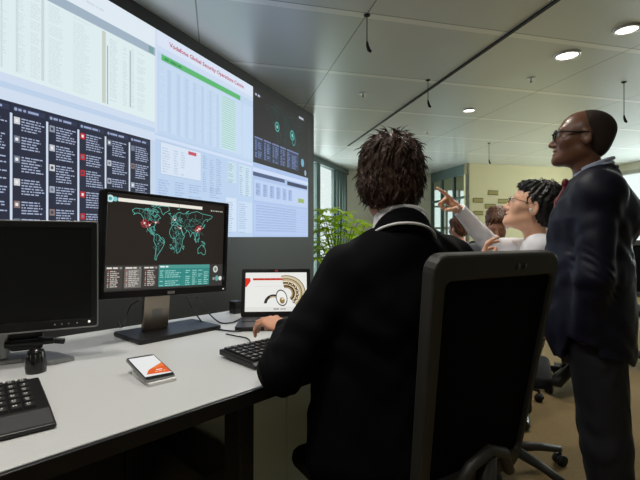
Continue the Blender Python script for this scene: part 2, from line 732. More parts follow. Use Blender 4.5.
# daylight side of the office
FE = C0 + D2 * 3.45
DE = -D1
w = MB()
wall_seg(w, FE, DE, -1.62, 13.0, 0, 0.95, 0, 0.15)
wall_seg(w, FE, DE, -1.62, 13.0, 2.7, CEIL, 0, 0.15)
wall_seg(w, FE, DE, 6.5, 13.0, 0.95, 2.7, 0, 0.15)  # unseen stretch, closed up to keep daylight off the near side
struct(w.build('wall_right', M['pale']))
w = MB()
s = -1.62
while s < 6.6:
    wall_seg(w, FE, DE, s, s + 0.09, 0.95, 2.7, 0.0, 0.12)
    s += 1.35
wall_seg(w, FE, DE, -1.62, 6.5, 2.62, 2.7, 0.0, 0.12)
wall_seg(w, FE, DE, -1.62, 6.5, 0.95, 1.02, -0.06, 0.12)
win4 = struct(w.build('window_4', M['steel']))
w = MB()
wall_seg(w, FE, DE, -1.62, 6.5, 1.02, 2.62, 0.06, 0.066)
w.build('pane', M['glass'], win4)
w = MB()
wall_seg(w, Vector((-5.5, -2.9, 0)), Vector((1, 0, 0)), 0, 15.5, 0, CEIL, -0.12, 0)
struct(w.build('wall_back', M['pale']))

# black channel along the ceiling
vs0 = D2 * 2.226
w = MB()
wall_seg(w, vs0, D1, -2.5, 7.02, CEIL - 0.012, CEIL, -0.014, 0.014)
struct(w.build('trim_1', M['blackmat']))

# ------------------------------------------------------------------ things on the ceiling
M['lamp'] = emit_mat('lamp_diffuser', (255, 246, 225), 9.0)


def downlight(x, y, r, label, power, group='recessed round ceiling lights', spot=True):
    t = empty('ceiling_light', (x, y, CEIL), 0, label, 'ceiling light', group)
    b = MB()
    b.lathe([(r * 0.86, -0.004), (r * 0.9, -0.016), (r * 1.06, -0.012), (r * 1.12, 0.0), (r * 0.9, 0.0)], 28)
    b.build('trim_ring', M['white'], t)
    b = MB()
    b.lathe([(r * 0.85, -0.004), (r * 0.5, -0.006), (0.001, -0.007)][::-1], 28)
    b.build('diffuser', M['lamp'], t)
    if spot:
        ld = bpy.data.lights.new('downlight', 'SPOT')
        ld.energy = power
        ld.color = (1.0, 0.95, 0.87)
        ld.spot_size = R(150)
        ld.spot_blend = 0.8
        ld.shadow_soft_size = r
        lo = bpy.data.objects.new('downlight_glow', ld)
        COL.objects.link(lo)
        lo.parent = t
        lo.location = (0, 0, -0.03)
    return t


for (px, py, r, lab, pw) in ((627, 29, 0.085, 'round lit ceiling light nearest the upper corner above the standing man', 60),
                             (567, 55, 0.10, 'large lit ceiling light straight above the standing man\'s forehead', 80),
                             (469, 110, 0.075, 'small lit ceiling light farthest away beyond the black channel', 60)):
    p = at(px, py, 672 / (CY - py))
    downlight(p.x, p.y, r, lab, pw)
for (x, y) in ((-0.9, 1.1), (-0.35, 0.35)):
    downlight(x, y, 0.085, 'round ceiling light over the desk', 57)
downlight(0.30, 2.2, 0.085, 'added unseen ceiling light over the end of the desk', 75)  # added lamp, brightens the pointing man's face and shirt
downlight(-0.9, -0.8, 0.085, 'added unseen ceiling light in front of the desk', 45)  # added lamp behind the camera, lifts the cupboard doors under the desk


def hanging_mic(px, y0, y1, label):
    Y = 672 / (CY - y0)
    p = at(px, y0, Y)
    drop = (y1 - y0) / FOC * Y
    t = empty('hanging_microphone', (p.x, p.y, CEIL), 0, label, 'microphone', 'thin microphones hanging from the ceiling')
    b = MB()
    b.lathe([(0.012, -0.012), (0.022, -0.006), (0.024, 0.0)], 16)
    b.build('ceiling_rose', M['blackmat'], t)
    b = MB()
    b.cyl((0, 0, 0), (0, 0, -drop + 0.05), 0.0035, seg=8)
    b.build('cable', M['blackmat'], t)
    b = MB()
    b.tube([(0, 0, -drop + 0.06), (0.004, 0, -drop + 0.03), (0.014, 0, -drop), (0.03, 0, -drop - 0.014)], [0.007, 0.011, 0.013, 0.009], 12)
    b.build('microphone_head', M['blackmat'], t)


hanging_mic(367, 15, 50, 'black hanging microphone nearest the video wall, high over the seated man')
hanging_mic(428, 80, 106, 'black hanging microphone crossing the dark ceiling channel')
hanging_mic(624, 82, 121, 'black hanging microphone above and behind the standing man')
hanging_mic(489, 143, 163, 'farthest black hanging microphone in front of the beige wall top')


def sensor(px, py, label):
    p = at(px, py, 672 / (CY - py))
    t = empty('ceiling_sensor', (p.x, p.y, CEIL), 0, label, 'sensor', 'small ceiling sprinkler sensors')
    MB().lathe([(0.001, -0.006), (0.035, -0.006), (0.04, 0)], 18).build('sensor_plate', M['white'], t)
    MB().lathe([(0.001, -0.05), (0.013, -0.046), (0.014, -0.035), (0.006, -0.03), (0.006, -0.005)], 12).build('sensor_head', M['brushed'], t)


sensor(363, 93, 'small sprinkler on the ceiling between the thin seam and the black channel')
sensor(531, 78, 'small white sprinkler on the ceiling beside the glaring light')
sensor(427, 131, 'tiny sprinkler on the ceiling above the seated man\'s hair')

# ------------------------------------------------------------------ cards on the beige wall
M['card'] = mat('tan_card', (150, 134, 74), 0.8, var=0.1)
M['cardline'] = mat('card_print', (92, 80, 44), 0.8, var=0.1)


def wall_card(px0, px1, py0, py1, label):
    def t_(px):
        r = (px - CX) / FOC
        return (C0.y * r - C0.x) / (D2.x - D2.y * r)
    ta, tb = t_(px0), t_(px1)
    p = C0 + D2 * ta
    z0 = CAM_H - (py1 - CY) / FOC * p.y
    z1 = CAM_H - (py0 - CY) / FOC * p.y
    t = empty('wall_card', (p.x, p.y, z0), A2, label, 'card', 'tan cards on the beige wall')
    W, h = tb - ta, z1 - z0
    MB().box(0, W, -0.012, -0.001, 0, h).build('card_sheet', M['card'], t, 0.003)
    b = MB()
    b.box(0.0, W, -0.016, -0.012, -0.004, 0.01).box(0.0, W, -0.016, -0.012, h - 0.01, h + 0.004)
    b.build('card_edge', M['cardline'], t)


wall_card(488, 498, 190.5, 194.8, 'topmost tan card on the beige wall')
wall_card(473, 483, 198, 202.4, 'tan card second from top, nearest the glass corner of the beige wall')
wall_card(498, 508, 199, 203.2, 'tan card on the beige wall just before the pointing man\'s glasses')
wall_card(485, 495.5, 204, 208.4, 'tan card in the middle of the staggered set on beige wall')
wall_card(473.5, 483, 211, 215, 'lowest tan card nearest the glass corner')
wall_card(486, 496, 211.3, 215.4, 'lowest tan card directly above the bowed head of brown hair')

# ================================================================== video wall displays
COAST = [
    [(-168, 66), (-156, 71), (-128, 70), (-110, 68), (-95, 68), (-82, 68), (-94, 59), (-82, 55), (-79, 52), (-77, 58), (-70, 61), (-64, 58), (-56, 52), (-66, 49), (-65, 44), (-70, 42), (-75, 38), (-81, 31), (-80, 25), (-84, 30), (-97, 27), (-97, 20), (-90, 21), (-88, 16), (-83, 9), (-79, 9), (-86, 11), (-95, 16), (-105, 21), (-112, 29), (-117, 33), (-124, 40), (-124, 48), (-135, 58), (-150, 60), (-163, 55), (-158, 59), (-166, 62), (-168, 66)],
    [(-55, 82), (-25, 82), (-20, 73), (-40, 65), (-45, 60), (-53, 66), (-58, 75), (-70, 78), (-55, 82)],
    [(-79, 9), (-72, 12), (-60, 9), (-50, 0), (-35, -6), (-39, -15), (-48, -26), (-58, -35), (-65, -42), (-68, -52), (-74, -50), (-72, -35), (-70, -18), (-81, -5), (-79, 9)],
    [(-17, 15), (-16, 22), (-9, 32), (-5, 36), (10, 37), (20, 32), (32, 31), (36, 23), (43, 12), (51, 11), (41, -2), (40, -14), (35, -22), (31, -30), (20, -35), (14, -22), (12, -8), (9, 3), (-7, 4), (-17, 15)],
    [(-9, 37), (-9, 43), (-1, 44), (-4, 48), (3, 51), (9, 55), (10, 58), (5, 59), (6, 62), (14, 68), (25, 71), (40, 67), (45, 68), (68, 69), (80, 73), (105, 77), (130, 72), (160, 70), (180, 68), (178, 63), (163, 58), (156, 52), (155, 59), (140, 54), (132, 43), (127, 36), (122, 39), (121, 31), (112, 21), (107, 17), (109, 12), (101, 12), (103, 2), (98, 9), (94, 17), (88, 22), (80, 14), (77, 8), (72, 20), (62, 25), (56, 27), (59, 22), (45, 13), (35, 28), (36, 36), (27, 37), (23, 38), (14, 44), (18, 40), (15, 38), (12, 44), (4, 43), (-2, 37), (-9, 37)],
    [(114, -22), (122, -18), (130, -12), (137, -12), (141, -17), (143, -11), (147, -19), (153, -27), (150, -37), (140, -38), (131, -32), (116, -35), (114, -22)],
    [(130, 32), (136, 35), (141, 41), (145, 44), (141, 36), (130, 32)], [(-5, 50), (1, 52), (-2, 57), (-5, 58), (-4, 54), (-5, 50)],
    [(95, 5), (104, -5), (106, -6), (100, 2), (95, 5)], [(109, 1), (117, 6), (116, -4), (110, -3), (109, 1)], [(131, -2), (141, -3), (150, -9), (140, -8), (131, -2)],
    [(44, -15), (50, -16), (47, -25), (44, -22), (44, -15)], [(-120, 72), (-105, 73), (-110, 70), (-118, 69), (-120, 72)], [(-90, 73), (-75, 72), (-65, 66), (-74, 65), (-88, 70), (-90, 73)],
    [(-95, 80), (-70, 83), (-80, 77), (-95, 80)], [(15, 78), (25, 80), (20, 77), (15, 78)], [(52, 71), (66, 76), (57, 71), (52, 71)], [(-84, 22), (-75, 20), (-80, 23), (-84, 22)], [(-24, 65), (-14, 66), (-18, 63), (-24, 65)],
]
BORDER = [
    [(-124, 49), (-95, 49), (-83, 46), (-75, 45), (-67, 47)], [(-141, 60), (-141, 69)], [(-117, 32), (-106, 31), (-97, 26)], [(-110, 49), (-110, 60), (-102, 60), (-102, 49)], [(-120, 49), (-120, 60), (-95, 60)], [(-130, 60), (-124, 68)],
    [(-70, -18), (-58, -20), (-58, -30), (-50, -30)], [(-70, 10), (-70, -4), (-60, -10), (-58, -18)], [(-68, -22), (-69, -35), (-71, -50)], [(-78, 0), (-70, -4)], [(-60, 8), (-60, 2), (-52, 3)],
    [(-8, 30), (0, 20), (10, 20), (15, 12), (10, 5)], [(10, 36), (10, 22), (24, 20), (25, 31)], [(24, 20), (24, 10), (30, 4), (42, 4)], [(16, 0), (30, 4), (30, -8), (24, -14), (12, -14)], [(20, -18), (28, -22), (30, -30)], [(0, 6), (0, 16)], [(35, 0), (34, -12), (40, -12)], [(15, 12), (16, 0)],
    [(8, 54), (8, 47), (14, 46), (20, 50), (24, 55)], [(3, 51), (7, 47), (4, 43)], [(28, 70), (28, 60), (24, 55), (30, 50), (40, 48)], [(12, 58), (14, 66)], [(20, 42), (28, 45), (30, 50)], [(40, 42), (50, 45), (50, 52), (70, 54), (85, 50), (90, 50), (120, 50), (132, 44)], [(55, 42), (62, 36), (66, 25)], [(62, 36), (75, 37), (80, 30), (90, 27), (98, 26), (105, 22)], [(70, 42), (75, 37)], [(88, 50), (98, 43), (110, 43), (120, 48)], [(36, 36), (45, 36), (50, 30), (56, 27)], [(45, 36), (48, 40)], [(98, 26), (98, 18), (102, 14)], [(60, 55), (66, 68)], [(100, 52), (96, 70)], [(130, 55), (132, 70)],
]


def threat_map(cv, x0, z0, w, h, scale=1.0, lw=0.0022, ink=1.0):
    """The dark attack map: search bar, outline map, hot spots and four lists along the bottom."""
    teal = (100 * ink, 190 * ink, 178 * ink)
    dim = (70 * ink, 132 * ink, 124 * ink)
    cv.rect(x0, z0, x0 + w, z0 + h, (40, 35, 31), 1)
    X = lambda u: x0 + u * w
    Z = lambda v: z0 + v * h
    mx0, mx1, mz0, mz1 = 0.185, 0.875, 0.305, 0.925

    def P(p):
        return (X(mx0 + (p[0] + 170) / 350 * (mx1 - mx0)), Z(mz0 + (p[1] + 55) / 138 * (mz1 - mz0)))
    for c in COAST:
        cv.line([P(p) for p in c], lw, teal, 3)
    rb = random.Random(5)
    for (lo0, lo1, la0, la1, n) in ((-122, -70, 46, 68, 20), (-8, 40, 38, 62, 26), (-8, 40, -25, 30, 26), (45, 110, 22, 60, 12), (-72, -45, -30, 5, 8), (95, 120, 12, 28, 7), (-105, -82, 10, 28, 7)):
        for _ in range(n):
            q = [(rb.uniform(lo0, lo1), rb.uniform(la0, la1))]
            for _k in range(3):
                q.append((q[-1][0] + rb.uniform(-9, 9), q[-1][1] + rb.uniform(-7, 7)))
            cv.line([P(p) for p in q], lw * 0.7, teal if rb.random() < 0.4 else dim, 2)
    for c in BORDER:
        cv.line([P(p) for p in c], lw * 0.75, dim, 2)
    return X, Z, P


def red_spots(cv, P, w):
    for lon, lat, r in ((-118, 36, 0.030), (113, 30, 0.026), (119, 35, 0.018)):
        x, z = P((lon, lat))
        cv.ellipse(x, z, r * w, r * w, (196, 52, 60), 4, 20, rin=0.86)
        cv.ellipse(x, z, r * w * 0.55, r * w * 0.55, (214, 70, 78), 4, 16, rin=0.75)
    for lon, lat in ((-120, 37), (-100, 33), (-76, 40), (115, 31), (109, 27), (121, 31), (4, 50), (30, 30)):
        x, z = P((lon, lat))
        cv.ellipse(x, z, 0.007 * w, 0.007 * w, (244, 226, 222), 5, 10)
        for k in range(3):
            a = random.random() * 6.28
            cv.line([(x, z), (x + 0.03 * w * math.cos(a), z + 0.02 * w * math.sin(a))], 0.0012, (222, 100, 104), 4)


def make_display(col, row, label, paint):
    """One display of the video wall; its own x runs to the far end, z up from its lower edge."""
    p = WEND - WDIR * (CELL * (col + 1))
    t = empty('video_wall_display', (p.x, p.y, CAM_H + CH * row), WROT, label, 'display', 'displays of the video wall')
    g = 0.0015
    MB().box(g, CELL - g, 0.002, 0.115, g, CH - g).build('housing', M['bezel'], t)
    cv = Canvas()
    paint(cv)
    cv.build('screen', M['wallscreen'], t)
    return t


INK = (176, 192, 202)


def table(cv, x0, x1, z0, z1, nrow, cols, ink, fill=0.75, h=0.45, layer=3):
    dz = (z1 - z0) / nrow
    for r in range(nrow):
        z = z1 - (r + 1) * dz
        for a, b in cols:
            if random.random() < 0.93:
                cv.words(x0 + a * (x1 - x0), x0 + b * (x1 - x0), z, dz * h, ink, layer, fill * (0.6 + 0.4 * random.random()))


def paint_lists(cv):
    cv.rect(0, 0, CELL, CH, (222, 233, 241))
    cv.rect(0, 0.0, CELL, 0.03, (188, 208, 232), 2)
    cv.rect(0, 0.03, CELL, 0.075, (205, 219, 238), 2)
    cv.rect(0.02, 0.075, CELL - 0.02, 0.548, (221, 236, 238), 2)
    cv.rect(0, 0.55, CELL, 0.608, (160, 178, 194), 2)
    cv.rect(CELL - 0.06, 0.556, CELL - 0.015, 0.602, (120, 160, 158), 3)
    cv.rect(0.845, 0.09, 0.872, 0.54, (200, 205, 196), 3)
    cv.rect(0.882, 0.09, 0.888, 0.46, (140, 150, 156), 3)
    table(cv, 0.03, 0.83, 0.1, 0.54, 36, [(0, .1), (.12, .2), (.22, .38), (.4, .46), (.48, .58), (.6, .74), (.78, .97)], (207, 222, 225))
    for x, ww in ((0.34, 0.012), (0.47, 0.016), (0.27, 0.008)):
        cv.rect(x, 0.1, x + ww, 0.545, (200, 212, 216), 2)
    table(cv, 0.9, 1.24, 0.12, 0.52, 32, [(0, .25), (.3, .44), (.5, .6), (.65, .95)], (202, 216, 223))
    cv.rect(1.055, 0.12, 1.066, 0.5, (170, 184, 194), 3)
    cv.words(0.05, 1.0, 0.66, 0.012, (206, 218, 228), 3)


def paint_feed(cv):
    cv.rect(0, 0, CELL, CH, (196, 212, 234))
    cv.rect(0, 0.69, CELL, CH, (206, 220, 238), 2)
    top = 0.688
    cv.rect(0, 0, CELL - 0.045, top, (34, 38, 58), 2)
    n = 7
    cw = 0.184
    x = 0.134
    k = 1
    while x < CELL - 0.06:
        if k:
            cv.rect(x - 0.006, 0, x + 0.006, top - 0.055, (206, 218, 236), 4)
        cv.rect(x + 0.008, top - 0.043, x + cw - 0.01, top - 0.016, (46, 52, 78), 3)
        cv.ellipse(x + 0.022, top - 0.03, 0.008, 0.009, (150, 164, 196), 4, 10)
        cv.words(x + 0.035, x + cw * 0.8, top - 0.036, 0.012, (150, 164, 198), 4, 0.95)
        z = top - 0.07
        item = 0
        while z > 0.045:
            item += 1
            hh = 0.075 + 0.045 * random.random()
            av = random.choice([(186, 190, 200), (110, 120, 138), (204, 206, 210), (160, 168, 184), (130, 112, 112), (140, 148, 164)])
            if k == 4:
                av = random.choice([(190, 40, 46), (178, 34, 40), (200, 190, 190)])
            cv.rect(x + 0.013, z - 0.036, x + 0.043, z, av, 4)
            cv.rect(x + 0.020, z - 0.026, x + 0.034, z - 0.010, random.choice([(60, 62, 80), (230, 230, 232), (110, 116, 132)]), 5)
            zz = z - 0.008
            if k == 5 and item == 4:
                cv.rect(x + 0.05, max(0.01, z - hh + 0.012), x + cw - 0.02, z, (214, 222, 236), 4)
            else:
                while zz > max(z - hh + 0.012, 0.008):
                    cv.words(x + 0.05, x + cw - 0.014, zz, 0.0065, (166, 178, 206), 4, 0.6 + 0.4 * random.random())
                    zz -= 0.0145
            z -= hh + 0.012
        x += cw
        k += 1


def paint_title(cv):
    cv.rect(0, 0, CELL, CH, (190, 211, 236))
    cv.rect(0, 0.64, CELL, CH, (216, 226, 243), 2)
    cv.rect(0, 0.60, CELL, 0.64, (203, 218, 240), 2)
    cv.text('Vodafone Global Security Operations Centre', 0.14, 0.677, 0.046, (184, 84, 114), 4, width=0.98, bold=0.0012)
    cv.rect(0.06, 0.545, 1.06, 0.59, (92, 182, 112), 3)
    cv.words(0.09, 0.30, 0.558, 0.016, (60, 140, 84), 4)
    cv.rect(0.04, 0.03, 1.08, 0.535, (197, 217, 239), 2)
    for i, xx in enumerate((0.12, 0.22, 0.31, 0.40, 0.50, 0.60, 0.70)):
        cv.rect(xx, 0.03, xx + 0.035, 0.5, (186, 206, 232), 3)
    table(cv, 0.05, 0.74, 0.04, 0.51, 26, [(0, .08), (.1, .2), (.23, .3), (.35, .5), (.55, .7), (.75, .98)], (188, 208, 232), 0.8)
    z = 0.50
    while z > 0.05:
        cv.rect(0.78, z, 0.98, z + 0.0085, (158, 206, 192), 4)
        cv.rect(0.78, z - 0.01, 0.98, z - 0.001, (204, 226, 232), 4)
        z -= 0.0195
    cv.rect(1.10, 0.02, CELL, 0.535, (196, 216, 240), 2)
    cv.rect(0, 0, 0.02, CH, (206, 220, 238), 3)


def paint_tables(cv):
    cv.rect(0, 0, CELL, CH, (184, 206, 234))
    cv.rect(0, 0.71, CELL, 0.735, (206, 220, 242), 2)
    cv.rect(0.05, 0.46, 0.50, 0.70, (212, 224, 240), 2)
    cv.frame(0.05, 0.46, 0.50, 0.70, 0.004, (170, 190, 220), 3)
    cv.rect(0.345, 0.655, 0.44, 0.682, (198, 74, 96), 4)
    table(cv, 0.07, 0.33, 0.48, 0.67, 10, [(0, .4), (.45, .7), (.75, .98)], (186, 200, 222))
    table(cv, 0.52, 0.82, 0.38, 0.69, 16, [(0, .25), (.3, .55), (.6, .95)], (154, 178, 212))
    cv.rect(0.86, 0.50, 1.0, 0.69, (196, 218, 232), 2)
    cv.rect(1.04, 0.40, 1.25, 0.69, (200, 220, 236), 2)
    table(cv, 0.87, 1.0, 0.5, 0.68, 10, [(0, .9)], (150, 180, 196))
    table(cv, 1.05, 1.25, 0.4, 0.68, 14, [(0, .4), (.5, .95)], (150, 180, 206))
    table(cv, 0.03, 0.80, 0.02, 0.43, 22, [(0, .2), (.22, .4), (.42, .7), (.75, .98)], (156, 180, 216))
    cv.rect(0.84, 0.05, 1.0, 0.36, (206, 222, 240), 2)
    cv.rect(1.03, 0.04, 1.26, 0.34, (198, 217, 240), 2)
    table(cv, 0.84, 1.26, 0.04, 0.33, 14, [(.02, .38), (.48, .95)], (164, 186, 216))


def paint_map(cv):
    X, Z, P = threat_map(cv, 0, 0, CELL, CH, lw=0.004, ink=0.42)
    cv.rect(0, 0, CELL, CH, (44, 42, 42), 1.5)
    for u, v, r in ((0.38, 0.62, 0.055), (0.66, 0.60, 0.06)):
        cv.ellipse(X(u), Z(v), r * 0.9, r, (70, 170, 160), 4, 22, rin=0.72)
        cv.ellipse(X(u), Z(v), r * 0.3, r * 0.36, (150, 214, 206), 5, 14)
    cv.ellipse(X(0.69), Z(0.52), 0.045, 0.06, (60, 140, 134), 4, 22, rin=0.7)
    cv.words(0.04, 0.17, 0.68, 0.022, (190, 196, 214), 4)
    cv.words(1.02, 1.20, 0.70, 0.026, (196, 200, 214), 4)
    x = 0.03
    for ww in (0.15, 0.15, 0.15, 0.13, 0.3):
        cv.rect(x, 0.05, x + ww, 0.265, (58, 66, 92), 2)
        cv.rect(x, 0.25, x + ww, 0.265, (120, 134, 176), 4)
        table(cv, x + 0.01, x + ww, 0.06, 0.24, 10, [(0, .3), (.4, .95)], (116, 134, 180), 0.9, 0.55)
        x += ww + 0.025
    cv.ellipse(1.12, 0.17, 0.042, 0.05, (110, 170, 196), 4, 20)
    cv.ellipse(1.2, 0.055, 0.028, 0.036, (150, 170, 190), 4, 16)


def paint_blue_list(cv):
    cv.rect(0, 0, CELL, CH, (170, 192, 230))
    cv.rect(0.0, 0.66, CELL, 0.70, (204, 217, 242), 2)
    cv.rect(0.0, 0.615, 0.66, 0.655, (74, 86, 122), 3)
    cv.rect(0.72, 0.60, 1.25, 0.645, (56, 64, 92), 3)
    cv.rect(0.02, 0.37, 1.26, 0.58, (188, 206, 238), 2)
    for i in range(6):
        cv.rect(0.05 + i * 0.14, 0.42, 0.14 + i * 0.14, 0.55, (160, 182, 222), 3)
        table(cv, 0.06 + i * 0.14, 0.14 + i * 0.14, 0.42, 0.55, 6, [(0, .9)], (104, 124, 170))
    cv.rect(1.0, 0.42, 1.16, 0.47, (150, 176, 96), 4)
    cv.rect(0.02, 0.02, 1.26, 0.34, (180, 200, 236), 2)
    z = 0.31
    while z > 0.03:
        cv.rect(0.04, z, 1.24, z + 0.004, (150, 174, 216), 3)
        cv.words(0.06, 1.1, z + 0.008, 0.008, (140, 164, 208), 3)
        z -= 0.028


make_display(2, 1, 'upper wall display of pale spreadsheets with a grey title strip', paint_lists)
make_display(2, 0, 'lower wall display of dark message columns with small picture icons', paint_feed)
make_display(1, 1, 'upper wall display with red title and long green bar', paint_title)
make_display(1, 0, 'lower wall display of small blue tables with one red tag', paint_tables)
make_display(0, 1, 'upper wall display with the dark map and two ringed spots', paint_map)
make_display(0, 0, 'lower wall display of blue lists under a dark header, below the dark map', paint_blue_list)
# ================================================================== the desk
DESK_Z = 0.89
DO = Vector((-0.343, 0.792, 0))
DU = Vector((0.681, 0.732, 0))
DB = Vector((-0.732, 0.681, 0))
DROT = math.atan2(DU.y, DU.x)
M['desktop'] = mat('pale_grey_desktop', (197, 199, 199), 0.38, var=0.04, scale=260)
M['edge'] = mat('black_desk_edge', (15, 15, 16), 0.4)
M['cabinet'] = mat('pale_green_grey_laminate', (232, 236, 212), 0.5, var=0.03)
M['dsteel'] = mat('dark_steel', (48, 50, 52), 0.45, metal=0.4)

desk = empty('desk', (DO.x, DO.y, 0), DROT, 'long pale grey desk with a black front edge', 'desk')
MB().box(-0.95, 1.48, 0.008, 0.93, DESK_Z - 0.03, DESK_Z).build('desk_top', M['desktop'], desk, 0.002)
MB().box(-0.95, 1.48, -0.004, 0.008, DESK_Z - 0.034, DESK_Z - 0.001).build('front_edge', M['edge'], desk, 0.002)
for x in (-0.7, 0.30, 1.42):
    b = MB()
    b.box(x, x + 0.05, 0.10, 0.16, 0.0, DESK_Z - 0.03)
    b.box(x, x + 0.05, 0.78, 0.84, 0.0, DESK_Z - 0.03)
    b.box(x - 0.01, x + 0.06, 0.05, 0.88, 0.0, 0.03)
    b.box(x, x + 0.05, 0.10, 0.84, DESK_Z - 0.075, DESK_Z - 0.03)
    b.build('leg_frame', M['dsteel'], desk, 0.003)
MB().box(-0.65, 1.42, 0.80, 0.82, 0.3, DESK_Z - 0.08).build('modesty_panel', M['dsteel'], desk)

cab = empty('desk_cabinet', DO + DU * 0.545 + DB * 0.42, DROT, 'row of pale green-grey cupboard doors under the desk', 'cabinet')
MB().box(0.0, 0.86, 0.012, 0.33, 0.0, DESK_Z - 0.04 - 0.04).build('carcass', M['cabinet'], cab)
x = 0.0
for wd in (0.215, 0.165, 0.24, 0.24):
    d = MB().box(x + 0.002, x + wd - 0.002, -0.006, 0.010, 0.04, DESK_Z - 0.09).build('door', M['cabinet'], cab, 0.002)
    x += wd
uc = empty('cable', (0, 0, 0), 0, 'black cable hanging under the desk edge beside the cupboards', 'cable')
b = MB()
pp = [DO + DU * u + DB * v + Vector((0, 0, z)) for u, v, z in ((0.44, 0.34, 0.852), (0.47, 0.32, 0.80), (0.49, 0.31, 0.70), (0.485, 0.31, 0.55), (0.46, 0.31, 0.3), (0.44, 0.32, 0.007))]
b.tube(pp, 0.006, 8)
b.build('cable_sheath', M['black'], uc)
pc = empty('computer_tower', DO + DU * 0.37 + DB * 0.36, DROT, 'computer case in the shade under the desk', 'computer')
MB().box(0, 0.16, 0, 0.4, 0.0, 0.50).build('case', M['dsteel'], pc, 0.006)
MB().box(0.02, 0.15, -0.006, -0.0005, 0.05, 0.46).build('front_grille', M['black'], pc, 0.002)


def V2R(a):
    return Vector((math.cos(R(a)), math.sin(R(a)), 0))


def ring(x0, x1, z0, z1, r, seg=5):
    out = []
    for (ca, cb, s) in ((x1 - r, z1 - r, 0), (x0 + r, z1 - r, 90), (x0 + r, z0 + r, 180), (x1 - r, z0 + r, 270)):
        for k in range(seg + 1):
            t = R(s + 90 * k / seg)
            out.append((ca + r * math.cos(t), cb + r * math.sin(t)))
    return out


def ring_prism(mb, outer, inner, y0, y1, M_=None):
    n = len(outer)
    pts = [(a, y0, b) for a, b in outer] + [(a, y0, b) for a, b in inner] + [(a, y1, b) for a, b in outer] + [(a, y1, b) for a, b in inner]
    fs = []
    for i in range(n):
        j = (i + 1) % n
        fs += [(i, j, n + j, n + i), (2 * n + i, 3 * n + i, 3 * n + j, 2 * n + j), (i, 2 * n + i, 2 * n + j, j), (n + i, n + j, 3 * n + j, 3 * n + i)]
    mb.poly(pts, fs, False, M_)


# ------------------------------------------------------------------ big monitor with the attack map
mon = empty('monitor', (-0.5665, 1.582, DESK_Z), DROT + R(2.5), 'wide monitor showing a teal world map with red spots', 'monitor', 'monitors on the desk')
MT = Matrix.Translation((0, 0, 0.327)) @ Matrix.Rotation(R(2.3), 4, 'Y')
HW, HZ = 0.252, 0.184
b = MB(MT)
ring_prism(b, ring(-HW, HW, -HZ, HZ, 0.006), ring(-HW + 0.012, HW - 0.012, -HZ + 0.026, HZ - 0.013, 0.002), -0.022, 0.012)
b.build('bezel', M['bezel'], mon, 0.002)
b = MB(MT)
b.rbox(-HW + 0.002, HW - 0.002, 0.0, 0.03, -HZ + 0.002, HZ - 0.002, 0.006)
b.rbox(-0.16, 0.16, 0.03, 0.055, -0.13, 0.12, 0.03)
b.build('housing', M['blackmat'], mon, 0.003)
cv = Canvas()
SW, SZ0, SZ1 = HW - 0.011, -HZ + 0.025, HZ - 0.012
w_, h_ = 2 * SW, SZ1 - SZ0
X, Z, P = threat_map(cv, -SW, SZ0, w_, h_, lw=0.0016)
red_spots(cv, P, w_)
cv.rect(X(0.085), Z(0.925), X(0.775), Z(0.962), (236, 232, 222), 4)
cv.rect(X(0.56), Z(0.925), X(0.563), Z(0.962), (120, 110, 100), 5)
cv.ellipse(X(0.03), Z(0.945), 0.0125, 0.0125, (196, 226, 224), 4, 18)
cv.ellipse(X(0.03), Z(0.945), 0.006, 0.006, (84, 160, 164), 5, 14)
cv.ellipse(X(0.065), Z(0.944), 0.008, 0.008, (120, 200, 204), 4, 16)
for k in range(7):
    cv.ellipse(X(0.865 + k * 0.018), Z(0.925), 0.0022 if k % 3 else 0.003, 0.0026, (220, 216, 206), 4, 8)
cv.rect(X(0.0), Z(0.0), X(1.0), Z(0.265), (58, 56, 54), 2)
for u0, u1, c in ((0.02, 0.135, (72, 66, 62)), (0.15, 0.275, (112, 110, 106)), (0.29, 0.40, (66, 60, 58))):
    cv.rect(X(u0), Z(0.025), X(u1), Z(0.25), c, 3)
    cv.rect(X(u0), Z(0.222), X(u1), Z(0.25), (92, 88, 84), 4)
    cv.words(X(u0 + 0.006), X(u1 - 0.03), Z(0.229), 0.005, (226, 222, 214), 5, 0.95)
    cv.rect(X(u1 - 0.018), Z(0.229), X(u1 - 0.006), Z(0.244), (160, 156, 150), 5)
    for r in range(9):
        z = Z(0.198 - r * 0.0195)
        cv.rect(X(u0 + 0.012), z, X(u0 + 0.020), z + 0.0035, (204, 84, 74) if r % 3 == 0 else (190, 184, 176), 5)
        cv.words(X(u0 + 0.03), X(u1 - 0.012), z, 0.0032, (196, 190, 182), 5, 0.55 + 0.4 * random.random())
cv.rect(X(0.41), Z(0.02), X(0.865), Z(0.265), (54, 134, 128), 3)
cv.rect(X(0.41), Z(0.225), X(0.865), Z(0.265), (78, 150, 144), 4)
cv.words(X(0.42), X(0.50), Z(0.236), 0.0055, (226, 240, 236), 5, 0.95)
table(cv, X(0.42), X(0.86), Z(0.03), Z(0.215), 8, [(0, .08), (.1, .42), (.5, .6), (.64, .74), (.77, .86), (.89, .99)], (158, 212, 206), 1.0, 0.4, 5)
for u in (0.475, 0.60, 0.655, 0.71, 0.77):
    cv.rect(X(u), Z(0.02), X(u + 0.003), Z(0.225), (44, 112, 108), 4)
cv.ellipse(X(0.925), Z(0.205), 0.0115, 0.014, (206, 206, 200), 4, 18)
cv.ellipse(X(0.925), Z(0.205), 0.006, 0.008, (120, 130, 128), 5, 14)
cv.ellipse(X(0.91), Z(0.09), 0.006, 0.006, (150, 150, 146), 4, 14)
cv.ellipse(X(0.942), Z(0.092), 0.0085, 0.0115, (96, 160, 156), 4, 16)
cv.ellipse(X(0.976), Z(0.09), 0.008, 0.009, (220, 220, 214), 4, 16)
